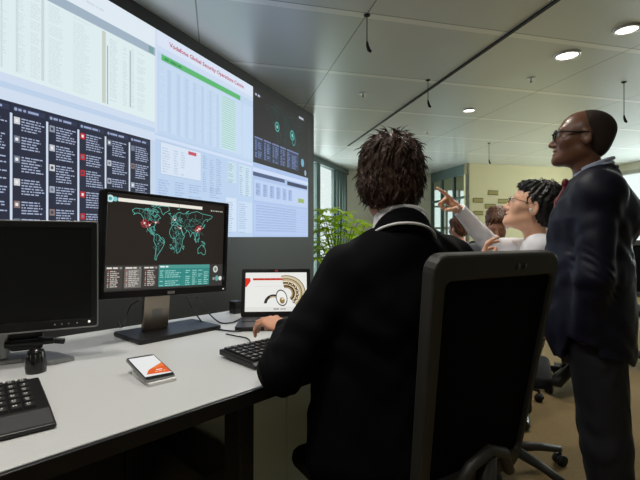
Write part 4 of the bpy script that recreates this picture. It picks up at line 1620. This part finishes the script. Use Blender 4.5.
def jacket_mesh(name, parent, J, Rt, material, m=0.018, skirt=None, sleeves=(0.064, 0.054, 0.040), opening=None, cuffs=True, vox=0.005, wrinkle=0.004, neckdir=None, shoulders=0.012, seed=0.0, extra=(), soft_=1.0):
    B = Blend()
    torso_shape(B, J, Rt, m)
    for a_, b_, ra, rb in extra:
        B.cap(a_, b_, ra, rb, 0.05)
    if shoulders:
        for n in 'LR':
            B.ell(Vector(J['sh' + n]) + Vector((0, 0, 0.0)), (0.066 + shoulders,) * 3, None, 0.04)
    for n in 'LR':
        a, b, c = limbs(J, n)
        B.chain([a, b, c], sleeves, 0.022)
    if skirt:
        B.cap(J['waist'], skirt[0], 0.118 + m, skirt[1], 0.04, 'u', Rt, 1.4)
    nk, hd = Vector(J['neck']), Vector(J['head'])
    d = (hd - nk).normalized() if neckdir is None else Vector(neckdir).normalized()
    B.cap(nk + d * 0.02, nk + d * 0.2, 0.066, 0.09, 0.012, 's')
    if opening:
        for a_, b_, ra, rb in opening:
            B.cap(a_, b_, ra, rb, 0.008, 's')
    if cuffs:
        for n in 'LR':
            a, b, c = limbs(J, n)
            dd = (c - b).normalized()
            B.cap(c + dd * 0.052, c + dd * 0.10, 0.058, 0.07, 0.006, 's')
    if skirt:
        B.cap(Vector(skirt[0]) + Vector((0, 0, -0.20)) - Vector(Rt) * 0.4, Vector(skirt[0]) + Vector((0, 0, -0.20)) + Vector(Rt) * 0.4, 0.20, None, 0.006, 's', Rt, 1.0)
    if wrinkle:
        for n in 'LR':
            a, b, c = limbs(J, n)

            def fold(P, b=np.array(b, np.float32), ax=np.array((c - a).normalized(), np.float32), sd=seed):
                q = P - b
                s_ = q @ ax
                r = np.sqrt((q * q).sum(1))
                return (-wrinkle * (np.sin(s_ * 105 + 7 * np.sin(P[:, 0] * 24 + P[:, 2] * 13 + sd)) * (0.5 + 0.5 * np.sin(s_ * 41 + P[:, 1] * 60 + sd))) * np.exp(-(r / 0.085) ** 2)).astype(np.float32)
            B.ripple(fold, b, 0.2)

        def drape(P, sd=seed):
            return np.float32(soft_) * (-0.0024 * np.sin(P[:, 0] * 46 + P[:, 2] * 38 + 3 * np.sin(P[:, 1] * 23 + P[:, 2] * 15 + sd)) - 0.0016 * np.sin(P[:, 1] * 70 - P[:, 2] * 52 + 2 * np.sin(P[:, 0] * 31))).astype(np.float32)
        B.ripple(drape)
    return soft(name, B, material, parent, vox)


def neck_band(name, parent, J, headR_yaw, material, r0, z0, z1, thick, a0=-150, a1=150, drop=0.05, vox=0.004, tilt=0.0, off=(0, 0, 0)):
    """A collar: a band standing round the neck, falling towards the throat. Angle 0 is the nape."""
    B = Blend()
    c = Vector(J['neck']) + Vector(off)
    pts0, pts1 = [], []
    n = 26
    for i in range(n + 1):
        a = R(a0 + (a1 - a0) * i / n)
        f = (1 - math.cos(a)) / 2
        r = r0
        p = Vector((math.sin(a) * r, -math.cos(a) * r * 1.02, 0))
        pts0.append(c + headR_yaw @ (p + Vector((0, 0, z0 - drop * f))))
        pts1.append(c + headR_yaw @ (p * 0.93 + Vector((0, 0, z1 - drop * f * 1.25))))
    for i in range(n):
        for s in (0.0, 0.34, 0.67, 1.0):
            B.cap(pts0[i].lerp(pts1[i], s), pts0[i + 1].lerp(pts1[i + 1], s), thick, None, 0.005)
    return soft(name, B, material, parent, vox)


def trousers_mesh(parent, J, Rt, material, vox=0.006, r=(0.098, 0.074, 0.062), hem=0.06):
    B = Blend()
    B.cap(J['pelvis'], Vector(J['pelvis']) + Vector((0, 0, 0.06)), 0.118, 0.112, 0.04, 'u', Rt, 1.36)
    for n in 'LR':
        h, kn, an = Vector(J['hip' + n]), Vector(J['kn' + n]), Vector(J['an' + n])
        d = (an - kn).normalized()
        B.chain([h, kn, an - d * 0.0], r, 0.03)
        B.cap(an + d * 0.10, an + d * 0.2, 0.075, 0.09, 0.005, 's')

    def fold(P):
        return (-0.0022 * np.sin(P[:, 2] * 48 + 5 * np.sin(P[:, 0] * 25 + P[:, 1] * 21)) * (0.5 + 0.5 * np.sin(P[:, 2] * 17 + P[:, 0] * 30))).astype(np.float32)
    B.ripple(fold)
    return soft('trousers', B, material, parent, vox)


def shoes(parent, J, Fd, material):
    for n in 'LR':
        an = Vector(J['an' + n])
        B = Blend()
        f = Vector(Fd)
        B.cap(an + Vector((0, 0, -0.035)) - f * 0.02, an + f * 0.17 + Vector((0, 0, -0.055)), 0.046, 0.034, 0.02)
        B.cut((an.x, an.y, an.z - 0.088), (0, 0, -1))
        soft('shoe', B, material, parent, 0.006)


def eyes(parent, c, Rm, s=1.0, dark=(30, 20, 14)):
    we, wi = mat('eye_white', (214, 208, 200), 0.25), mat('eye_iris', dark, 0.2)
    for sx in (-1, 1):
        p = Vector(c) + Rm @ (Vector((sx * 0.031, 0.0865, 0.004)) * s) - parent.location
        b = MB()
        b.ball(p, 0.0112 * s, 14)
        e = b.build('eye', we, parent)
        b = MB()
        q = p + Rm @ Vector((0, 0.0075, 0.001)) * s
        b.ball(q, 0.0056 * s, 12)
        b.build('iris', wi, e)


def brows(parent, c, Rm, material, s=1.0):
    for sx in (-1, 1):
        P = [Vector(c) + Rm @ (Vector(v) * s) - parent.location for v in ((sx * 0.014, 0.096, 0.023), (sx * 0.030, 0.0945, 0.029), (sx * 0.048, 0.080, 0.024))]
        MB().tube(P, [0.003, 0.0034, 0.0016], 8).build('eyebrow', material, parent)


def glasses(parent, c, Rm, material, lens, s=1.0, thick=0.0022, rx=0.025, rz=0.017):
    def L(x, y, z):
        return Vector(c) + Rm @ (Vector((x, y, z)) * s) - parent.location
    b = MB()
    for sx in (-1, 1):
        pts = []
        for k in range(24):
            a = 2 * math.pi * k / 24
            ca, sa = math.cos(a), math.sin(a)
            x = rx * math.copysign(abs(ca) ** 0.7, ca)
            z = rz * math.copysign(abs(sa) ** 0.7, sa)
            pts.append(L(sx * 0.033 + x, 0.112 - abs(sx * 0.033 + x) * 0.16, 0.002 + z))
        b.tube(pts, thick, 8, closed=True)
        b.tube([L(sx * 0.057, 0.103, 0.008), L(sx * 0.076, 0.088, 0.009), L(sx * 0.082, 0.02, 0.010), L(sx * 0.083, -0.008, 0.012), L(sx * 0.082, -0.028, -0.008)], thick * 1.05, 8)
    b.tube([L(-0.009, 0.112, 0.006), L(0, 0.117, 0.010), L(0.009, 0.112, 0.006)], thick, 8)
    g = b.build('glasses', material, parent)
    b = MB()
    for sx in (-1, 1):
        pts = [L(sx * 0.033 + rx * 0.96 * math.cos(2 * math.pi * k / 20), 0.1105 - abs(sx * 0.033 + rx * math.cos(2 * math.pi * k / 20)) * 0.16, 0.002 + rz * 0.96 * math.sin(2 * math.pi * k / 20)) for k in range(20)]
        b.poly(pts, [tuple(range(20))])
    b.build('lens', lens, g)
    return g


def hair_mesh(name, parent, c, Rm, material, grow, tufts, s=1.0, style='short', vox=0.004, seed=1, ln=0.045, ear=0.004, fine=1.0, brow=0.0):
    """A cap of hair on the skull, cleared from face and ears, with separate locks lying on it."""
    B = Blend()
    W = np.array(Rm, np.float32)

    def L(x, y, z):
        return Vector(c) + Rm @ (Vector((x, y, z)) * s)

    def E(x, y, z, rx, ry, rz, k=0.02, op='u'):
        B.ell(L(x, y, z), (rx * s, ry * s, rz * s), W, k, op)
    g = grow
    E(0, -0.014, 0.034, 0.075 + g, 0.097 + g, 0.082 + g * 1.25)
    if style == 'full':
        E(0, -0.035, 0.075, 0.072 + g * 0.6, 0.075 + g, 0.060 + g, 0.03)
        E(0, -0.056, -0.026, 0.062 + g * 0.4, 0.044 + g * 0.6, 0.058, 0.03)
        E(0, 0.050, 0.085, 0.058, 0.048, 0.034, 0.03)
        E(0, 0.105, -0.035 + brow, 0.078, 0.070 + brow * 0.6, 0.098, 0.012, 's')
        if ear > 0.02:
            for sx in (-1, 1):
                E(sx * 0.064, -0.022, -0.004, 0.027, 0.050, 0.056, 0.02)
        for sx in (-1, 1):
            E(sx * 0.085, ear, -0.022, 0.022, 0.024, 0.036, 0.010, 's')
            E(sx * 0.085, 0.03, -0.085, 0.05, 0.06, 0.05, 0.012, 's')
    else:
        E(0, -0.052, -0.022, 0.060 + g, 0.045 + g, 0.055, 0.03)
        E(0, 0.110, -0.012, 0.085, 0.062, 0.076, 0.010, 's')
        E(0, 0.06, -0.10, 0.12, 0.10, 0.10, 0.01, 's')
        for sx in (-1, 1):
            E(sx * 0.083, 0.002, -0.018, 0.022, 0.026, 0.036, 0.008, 's')
    if tufts:
        cc = np.array(c, np.float32)
        amp = 0.0038 if style == 'full' else 0.002

        def locks(P):
            q = (P - cc) @ W
            a = np.arctan2(q[:, 0], -q[:, 1])
            return (-amp * np.sin(a * 34 + 5 * np.sin(q[:, 2] * 55)) * np.sin(q[:, 2] * 90 + 3 * np.sin(a * 9)) - amp * 0.8 * np.sin(a * 19 + 2.5 * np.sin(q[:, 2] * 38))).astype(np.float32)
        B.ripple(locks)
    me = B.mesh(name, vox, 1)
    p = parent.location
    me.transform(Matrix.Translation((-p.x, -p.y, -p.z)))
    if tufts:
        rg = random.Random(seed)
        vs = [v.co.copy() for v in me.vertices]
        ns = [v.normal.copy() for v in me.vertices]
        bm = bmesh.new()
        bm.from_mesh(me)
        mb = MB()
        mb.bm = bm
        crown = Vector(c) - p + Rm @ (Vector((0.012, -0.05, 0.11)) * s)
        for _ in range(tufts):
            i = rg.randrange(len(vs))
            v, nn = vs[i], ns[i]
            loc = Rm.transposed() @ (v + p - Vector(c))
            if style == 'short' and loc.z < 0.0:
                continue
            out = (v - crown)
            out = out - nn * out.dot(nn)
            if out.length < 1e-4:
                continue
            out.normalize()
            dn = Vector((0, 0, -1)) - nn * (-nn.z)
            side = nn.cross(out)
            d = (out * 0.8 + dn * 0.5 + side * rg.uniform(-0.55, 0.55)).normalized()
            l = ln * rg.uniform(0.6, 1.3)
            lift = rg.uniform(0.0, 0.16 if fine > 0.6 else 0.10)
            pts = [v - nn * 0.004, v + d * l * 0.35 + nn * (l * lift * 0.6), v + d * l * 0.7 + nn * (l * lift * 0.5), v + d * l + nn * (l * (lift - 0.25) * 0.6)]
            r = rg.uniform(0.0022, 0.0046) * fine
            mb.tube(pts, [r, r * 0.9, r * 0.6, r * 0.12], 5)
        bm.to_mesh(me)
        bm.free()
    return link_mesh(name, me, material, parent, True)


M['skin'] = mat('skin_light', (206, 150, 122), 0.5, var=0.06, scale=40, sheen=0.0)
M['skin2'] = mat('skin_warm', (230, 178, 146), 0.45, var=0.06, scale=40)
M['skindark'] = mat('skin_dark_brown', (112, 74, 54), 0.36, var=0.10, scale=40)
for q in ('skin', 'skin2'):
    M[q].node_tree.nodes['Principled BSDF'].inputs['Subsurface Weight'].default_value = 0.08
    M[q].node_tree.nodes['Principled BSDF'].inputs['Subsurface Scale'].default_value = 0.01
M['hairbrown'] = mat('hair_brown', (54, 34, 22), 0.55, var=0.5, scale=70, spec=0.35)
M['hairblack'] = mat('hair_black', (16, 14, 13), 0.45, var=0.3, scale=80)
M['hairshort'] = mat('hair_cropped', (50, 35, 28), 0.8, var=0.3, scale=200, bump=0.2)
M['hairred'] = mat('hair_auburn', (96, 58, 34), 0.5, var=0.3, scale=80)
M['jacket'] = mat('black_jacket_cloth', (6, 6, 10), 0.85, var=0.15, scale=200, bump=0.12, bscale=900, spec=0.12)
M['navy'] = mat('navy_suit_cloth', (13, 14, 32), 0.55, var=0.12, scale=200, bump=0.10, bscale=900, spec=0.25)
M['navytr'] = mat('navy_trouser_cloth', (12, 13, 24), 0.7, var=0.12, scale=200, bump=0.1, bscale=900)
M['shirt'] = mat('white_shirt_cloth', (232, 232, 236), 0.75, var=0.03, scale=100, bump=0.06, bscale=600)
M['blueshirt'] = mat('pale_blue_shirt_cloth', (190, 202, 226), 0.75, var=0.03, scale=100)
M['tie'] = mat('dark_red_tie_silk', (110, 22, 34), 0.45, var=0.2, scale=160)
M['shoe'] = mat('black_shoe_leather', (18, 17, 16), 0.3)
M['spec_black'] = mat('spectacle_black', (14, 13, 13), 0.3)
M['spec_metal'] = mat('spectacle_metal', (90, 90, 92), 0.25, metal=0.8)
M['lens'] = glass_mat('spectacle_glass', (236, 240, 242))
M['grey'] = mat('grey_clothes', (96, 98, 104), 0.85, var=0.1, scale=120)


def seated_joints(pelvis, neck, Fd, sh_w=0.185, seat_drop=0.03):
    f = Vector((Fd[0], Fd[1], 0)).normalized()
    rt = Vector((f.y, -f.x, 0))
    pv, nk = Vector(pelvis), Vector(neck)
    J = dict(pelvis=pv, neck=nk, waist=pv.lerp(nk, 0.34), chest=pv.lerp(nk, 0.68))
    for n, sg in (('L', -1), ('R', 1)):
        J['sh' + n] = nk + rt * (sg * sh_w) + Vector((0, 0, -0.055))
        J['hip' + n] = pv + rt * (sg * 0.09) + f * 0.03 + Vector((0, 0, -seat_drop))
        J['kn' + n] = J['hip' + n] + f * 0.42 + rt * (sg * 0.05) + Vector((0, 0, -0.005))
        J['an' + n] = Vector((J['kn' + n].x, J['kn' + n].y, 0.088)) + f * 0.02
        J['el' + n] = J['sh' + n] + Vector((0, 0, -0.27)) + f * 0.06 + rt * (sg * 0.03)
        J['wr' + n] = J['el' + n] + f * 0.23 + Vector((0, 0, -0.03)) - rt * (sg * 0.06)
    return J, f, rt


# ------------------------------------------------------------------ the man at the desk
def man_at_desk():
    Fd = Vector((-0.47, 0.883, 0))
    J, f, rt = seated_joints((0.215, 1.125, 0.70), (0.212, 1.100, 1.238), Fd)
    J['chest'] = V3(0.205, 1.135, 1.07)
    J['waist'] = V3(0.205, 1.145, 0.90)
    J['head'] = at(391.5, 185, 1.13)
    J['shL'], J['shR'] = V3(0.068, 1.062, 1.150), V3(0.385, 1.235, 1.172)
    J['elL'], J['wrL'] = V3(-0.088, 1.000, 0.936), V3(-0.102, 1.290, 0.963)
    J['elR'], J['wrR'] = V3(0.430, 1.400, 0.955), V3(0.215, 1.560, 0.955)
    J['knL'], J['anL'] = V3(0.06, 1.50, 0.665), V3(0.05, 1.58, 0.088)
    J['knR'], J['anR'] = V3(0.34, 1.58, 0.665), V3(0.33, 1.66, 0.088)
    headR = rot_to((0.24, 0.97), -8, 0)
    t = empty('person', (0.215, 1.125, 0), 0, 'dark-haired person in a black jacket typing at the desk, seen from behind', 'person')
    hands = {'L': {'R': frame3((-0.70, 0.70, 0.22), (0.12, -0.25, 1)), 'curl': TYPING}, 'R': {'R': frame3((-0.6, 0.75, -0.05), (0, 0, 1)), 'curl': TYPING}}
    body_mesh(t, J, rt, (0.0, 1, 0), headR, M['skin'], hands, 0.0045, 0.90)
    jk = jacket_mesh('jacket', t, J, rt, M['jacket'], 0.022, None, (0.066, 0.055, 0.038), wrinkle=0.004, vox=0.0045, shoulders=0.0, extra=[(V3(0.085, 1.10, 1.03), V3(0.060, 1.075, 0.70), 0.088, 0.100)])
    # collar of the jacket, the white edge on it, and the shirt collar inside
    yaw = rot_to((0.02, 0.98), -8)
    neck_band('jacket_collar', jk, {'neck': J['neck'] - t.location}, yaw, M['jacket'], 0.076, 0.025, 0.068, 0.008, -85, 125, 0.10)
    b = MB()
    pts = []
    for i in range(33):
        a = R(-128 + 256 * i / 32)
        fz = (1 - math.cos(a)) / 2
        pts.append(J['neck'] - t.location + yaw @ Vector((math.sin(a) * 0.0875, -math.cos(a) * 0.0895, 0.034 - 0.07 * fz)))
    b.tube(pts, 0.0035, 8)
    b.build('white_piping', M['shirt'], jk)
    neck_band('shirt_collar', t, J, yaw, M['shirt'], 0.070, 0.035, 0.080, 0.0055, -150, 150, 0.03)
    B = Blend()
    for n in 'LR':
        a, b_, c = limbs(J, n)
        d = (c - b_).normalized()
        B.cap(c - d * 0.05, c + d * 0.002, 0.0345, 0.0345, 0.003)
        B.cap(c + d * 0.056, c + d * 0.09, 0.04, 0.05, 0.003, 's')
        me = B.mesh('shirt_cuff', 0.004, 1)
        p = t.location
        me.transform(Matrix.Translation((-p.x, -p.y, -p.z)))
        link_mesh('shirt_cuff', me, M['shirt'], t)
        B = Blend()
    trousers_mesh(t, J, rt, M['jacket'], 0.007)
    shoes(t, J, (0, 1, 0), M['shoe'])
    hair_mesh('hair', t, J['head'], headR, M['hairbrown'], 0.0115, 2400, 0.888, 'full', 0.0035, 5, 0.027, 0.030, 0.48)
    eyes(t, J['head'], headR, 0.90)
    brows(t, J['head'], headR, M['hairbrown'], 0.90)
    return t


man_at_desk()


# ------------------------------------------------------------------ the standing man
def standing_man():
    f = Vector((-0.88, 0.475, 0)).normalized()
    rt = Vector((f.y, -f.x, 0))
    up = Vector((0, 0, 1))
    c0 = V3(1.128, 1.74, 0)
    TK = 0.914                      # his build is a little slighter than the measures below
    TZ = CAM_H * (1 - 1 / TK)
    J = {'pelvis': c0 + up * 0.93 + f * 0.0, 'waist': c0 + up * 1.12 + f * 0.015, 'chest': c0 + up * 1.33 + f * 0.005, 'neck': c0 + up * 1.455 + f * 0.01}
    J['head'] = at(583.5, 138.5, 1.75)
    for n, sg in (('L', -1), ('R', 1)):
        J['sh' + n] = c0 + rt * (sg * 0.180) + up * 1.415 - f * 0.005
        J['hip' + n] = c0 + rt * (sg * 0.09) + up * 0.90
        J['kn' + n] = c0 + rt * (sg * 0.10) + up * 0.44 - f * 0.02 + V3(0.02, 0, 0)
        J['an' + n] = c0 + rt * (sg * 0.11) + up * (0.088 + TZ) - f * 0.06 + V3(0.03, 0, 0)
    J['elL'], J['wrL'] = at(594, 277, 1.545), V3(1.012, 1.600, 0.875)
    J['elR'], J['wrR'] = c0 + rt * 0.215 + up * 1.13 + f * 0.06, c0 + rt * 0.14 + up * 0.92 + f * 0.17
    headR = rot_to(f, 9, 0)
    t = empty('person', (c0.x, c0.y, TZ), 0, 'standing person in a navy suit and dark glasses looking up at the screens', 'person')
    dn = (J['wrL'] - J['elL']).normalized()
    dr = (J['wrR'] - J['elR']).normalized()
    hands = {'L': {'R': frame3(V3(0.25, 0.35, -0.9), -rt + f * 0.4), 'curl': RELAX}, 'R': {'R': frame3(dr + V3(0, 0, -0.4), rt + f * 0.4), 'curl': RELAX}}
    body_mesh(t, J, rt, f, headR, M['skindark'], hands, 0.0045)
    sk = (c0 + up * 0.80, 0.150)
    nk = J['neck']
    op = [(nk + f * 0.12 + up * 0.0, J['waist'] + f * 0.20 + up * 0.02, 0.062, 0.02)]
    jk = jacket_mesh('suit_jacket', t, J, rt, M['navy'], 0.030, sk, (0.066, 0.062, 0.046), op, wrinkle=0.006, vox=0.0048, neckdir=f * 0.35 + up, shoulders=0, seed=2.0, soft_=0.6,
                      extra=[(c0 + up * 1.27 + f * 0.055, c0 + up * 0.88 + f * 0.075, 0.105, 0.115), (nk + up * 0.050 - f * 0.045, c0 + up * 1.34 - f * 0.06, 0.050, 0.115), (nk + up * 0.045 - f * 0.03, J['shL'] - f * 0.01, 0.042, 0.066), (nk + up * 0.045 - f * 0.03, J['shR'], 0.042, 0.066)])
    neck_band('lapel_collar', jk, {'neck': J['neck'] - t.location}, rot_to(f, 10), M['navy'], 0.082, 0.034, 0.092, 0.008, -110, 110, 0.10)
    for zz in (1.10, 1.01):
        p = c0 + f * 0.158 + up * zz - rt * 0.012 - t.location
        MB().ball(p, 0.009, 10).build('button', M['black'], jk)
    # shirt: a front inside the jacket and a collar
    B = Blend()
    torso_shape(B, J, rt, 0.008)
    B.cap(nk + up * 0.06, nk + up * 0.2, 0.056, 0.07, 0.006, 's')
    sh = soft('shirt', B, M['blueshirt'], t, 0.0055)
    neck_band('shirt_collar', sh, {'neck': J['neck'] - t.location}, rot_to(f, 10), M['blueshirt'], 0.065, 0.070, 0.128, 0.006, -165, 165, 0.058)
    B = Blend()
    k0 = nk + f * 0.086 + up * 0.024
    B.ell(k0, (0.016, 0.014, 0.020), None, 0.006)
    B.chain([k0 + up * -0.012, c0 + f * 0.130 + up * 1.395, J['chest'] + f * 0.128, J['waist'] + f * 0.112], [0.013, 0.024, 0.030, 0.036], 0.008, 'u', f, 0.35)
    soft('tie', B, M['tie'], t, 0.004)
    trousers_mesh(t, J, rt, M['navytr'], 0.006, (0.105, 0.084, 0.072))
    shoes(t, J, f, M['shoe'])
    hair_mesh('hair', t, J['head'], headR, M['hairshort'], 0.0008, 0, 1.0, 'short', 0.004, 3)
    eyes(t, J['head'], headR)
    brows(t, J['head'], headR, M['hairblack'])
    glasses(t, J['head'], headR, M['spec_black'], M['lens'], 1.0, 0.0032, 0.026, 0.0175)
    t.location = (c0.x * TK, c0.y * TK, 0)
    t.scale = (TK, TK, TK)
    return t


standing_man()


# ------------------------------------------------------------------ the pointing man
def pointing_man():
    f = Vector((-0.90, 0.44, 0)).normalized()
    up = Vector((0, 0, 1))
    J, f, rt = seated_joints((0.985, 2.115, 0.737), (1.082, 2.066, 1.205), f)
    PK = 1.058                      # and his a little larger
    PZ0 = CAM_H * (1 - 1 / PK)
    for n in 'LR':
        J['an' + n].z += PZ0
    J['head'] = at(533, 207.5, 2.08)
    J['shR'] = V3(1.145, 2.215, 1.185)
    J['elR'] = at(493, 247, 2.18)
    J['wrR'] = at(459, 210, 2.12)
    J['shL'] = V3(0.998, 1.905, 1.190)
    J['elL'] = V3(0.885, 1.86, 0.93)
    J['wrL'] = V3(0.775, 1.945, 1.085)
    headR = rot_to(f, 20, 0)
    t = empty('person', (0.985, 2.115, PZ0), 0, 'seated person in a white shirt and thin glasses pointing up at the screens', 'person')
    d = at(429, 182, 2.07) - J['wrR']
    hands = {'R': {'R': frame3(d, (0.62, 0.15, 0.78)), 'curl': POINT, 'thumb': ((0.75, -0.75), 18, 28)},
             'L': {'R': frame3((-0.15, 0.1, 1.0), (-0.9, 0.3, 0)), 'curl': RELAX}}
    body_mesh(t, J, rt, f, headR, M['skin2'], hands, 0.004, 1.04, 0.003)
    sh = jacket_mesh('shirt', t, J, rt, M['shirt'], 0.014, None, (0.060, 0.050, 0.037), wrinkle=0.006, vox=0.0045, shoulders=0.0, seed=4.0, neckdir=f * 0.1 + up)
    neck_band('shirt_collar', sh, {'neck': J['neck'] - t.location}, rot_to(f, 16), M['blueshirt'], 0.074, 0.038, 0.094, 0.006, -165, 165, 0.060)
    trousers_mesh(t, J, rt, M['navytr'], 0.008)
    shoes(t, J, f, M['shoe'])
    hair_mesh('hair', t, J['head'], headR, M['hairblack'], 0.007, 900, 1.02, 'full', 0.004, 8, 0.020, 0.004, 0.5, 0.014)
    eyes(t, J['head'], headR, 1.04)
    brows(t, J['head'], headR, M['hairblack'], 1.04)
    glasses(t, J['head'], headR, M['spec_metal'], M['lens'], 1.04, 0.0016, 0.024, 0.016)
    MB().ball(J['head'] + headR @ V3(-0.0885, 0.004, -0.022) - t.location, (0.006, 0.006, 0.011), 12).build('ear_bead', M['white'], t)  # small white ball at the ear lobe
    t.location = (0.985 * PK, 2.115 * PK, 0)
    t.scale = (PK, PK, PK)
    return t


pointing_man()
chair_copy(1.012, 2.252, math.atan2(0.90, 0.44), 'office chair carrying the pointing person in the white shirt')


def far_person(px, py, Y, Fd, pitch, hair, top, label):
    hd = at(px, py, Y)
    f = Vector((Fd[0], Fd[1], 0)).normalized()
    nk = hd - Vector((0, 0, 0.175)) - f * 0.04
    pv = Vector((nk.x, nk.y, 0.70)) - f * 0.03
    J, f, rt = seated_joints(pv, nk, f)
    J['head'] = hd
    headR = rot_to(f, pitch, 0)
    t = empty('person', (pv.x, pv.y, 0), 0, label, 'person')
    hands = {n: {'R': frame3(J['wr' + n] - J['el' + n], (0, 0, 1)), 'curl': RELAX} for n in 'LR'}
    body_mesh(t, J, rt, f, headR, M['skin'], hands, 0.007)
    jacket_mesh('sweater', t, J, rt, top, 0.016, None, (0.062, 0.052, 0.04), wrinkle=0, vox=0.008)
    trousers_mesh(t, J, rt, M['navytr'], 0.010)
    shoes(t, J, f, M['shoe'])
    hair_mesh('hair', t, hd, headR, hair, 0.009, 90, 1.0, 'full', 0.006, 4, 0.022)
    return pv, f


pv, f = far_person(497, 225, 3.3, (-0.35, -0.94), -30, M['hairred'], M['grey'], 'person with bowed brown-haired head just behind the pointing person\'s chin')
chair_copy(pv.x + f.x * -0.02, pv.y + f.y * -0.02, math.atan2(-f.x, f.y), 'office chair of the person with the bowed brown head')
pv, f = far_person(458, 229, 4.6, (-0.5, 0.86), 0, M['hairred'], M['grey'], 'farthest person, a small brown-haired head above the seated man\'s shoulder')
chair_copy(pv.x + f.x * -0.02, pv.y + f.y * -0.02, math.atan2(-f.x, f.y), 'office chair of the farthest brown-haired person')
chair_copy(2.08, 3.56, R(200), 'empty office chair whose wheels show between black chair and navy trousers')
chair_copy(3.02, 4.05, R(120), 'empty office chair far off behind the standing person\'s back')

# ================================================================== light and camera
w = bpy.data.worlds.new('daylight')
scene.world = w
w.use_nodes = True
bg = w.node_tree.nodes['Background']
bg.inputs['Color'].default_value = (0.97, 0.985, 1.0, 1)
bg.inputs['Strength'].default_value = 1.15


def window_light(center, n, size, size_y, power, col=(0.93, 0.97, 1.0), spread=180):
    ld = bpy.data.lights.new('window_daylight', 'AREA')
    ld.shape = 'RECTANGLE'
    ld.size, ld.size_y = size, size_y
    ld.energy = power
    ld.spread = R(spread)
    ld.color = col
    o = bpy.data.objects.new('window_daylight', ld)
    COL.objects.link(o)
    o.location = center
    o.rotation_euler = Vector(n).to_track_quat('-Z', 'Z').to_euler()
    return o


q = FE + DE * 2.6
nn = Vector((DE.y, -DE.x, 0))
window_light((q.x - nn.x * 0.35, q.y - nn.y * 0.35, 1.85), nn, 8.4, 2.0, 980)
q = FA + WDIR * 0.3
window_light((q.x - 0.915 * 0.3, q.y + 0.403 * 0.3, 1.4), (WDIR.y, -WDIR.x, 0), 2.4, 2.6, 170, spread=140)

cam = bpy.data.cameras.new('camera')
cam.sensor_fit = 'HORIZONTAL'
cam.sensor_width = 36.0
cam.lens = 36.0 * FOC / 640.0
cam.shift_y = -(240 - CY) / 640.0
cam.clip_start = 0.02
co = bpy.data.objects.new('camera', cam)
COL.objects.link(co)
co.location = (0, 0, CAM_H)
co.rotation_euler = (R(90), 0, 0)
scene.camera = co
vs = scene.view_settings
scene.display_settings.display_device = 'sRGB'
vs.view_transform = 'Standard'
vs.look = 'None'
vs.gamma = 1.0
vs.exposure = 0.0
vs.use_curve_mapping = False
scene.cycles.use_denoising = True
scene.cycles.max_bounces = 8
scene.cycles.sample_clamp_indirect = 6.0
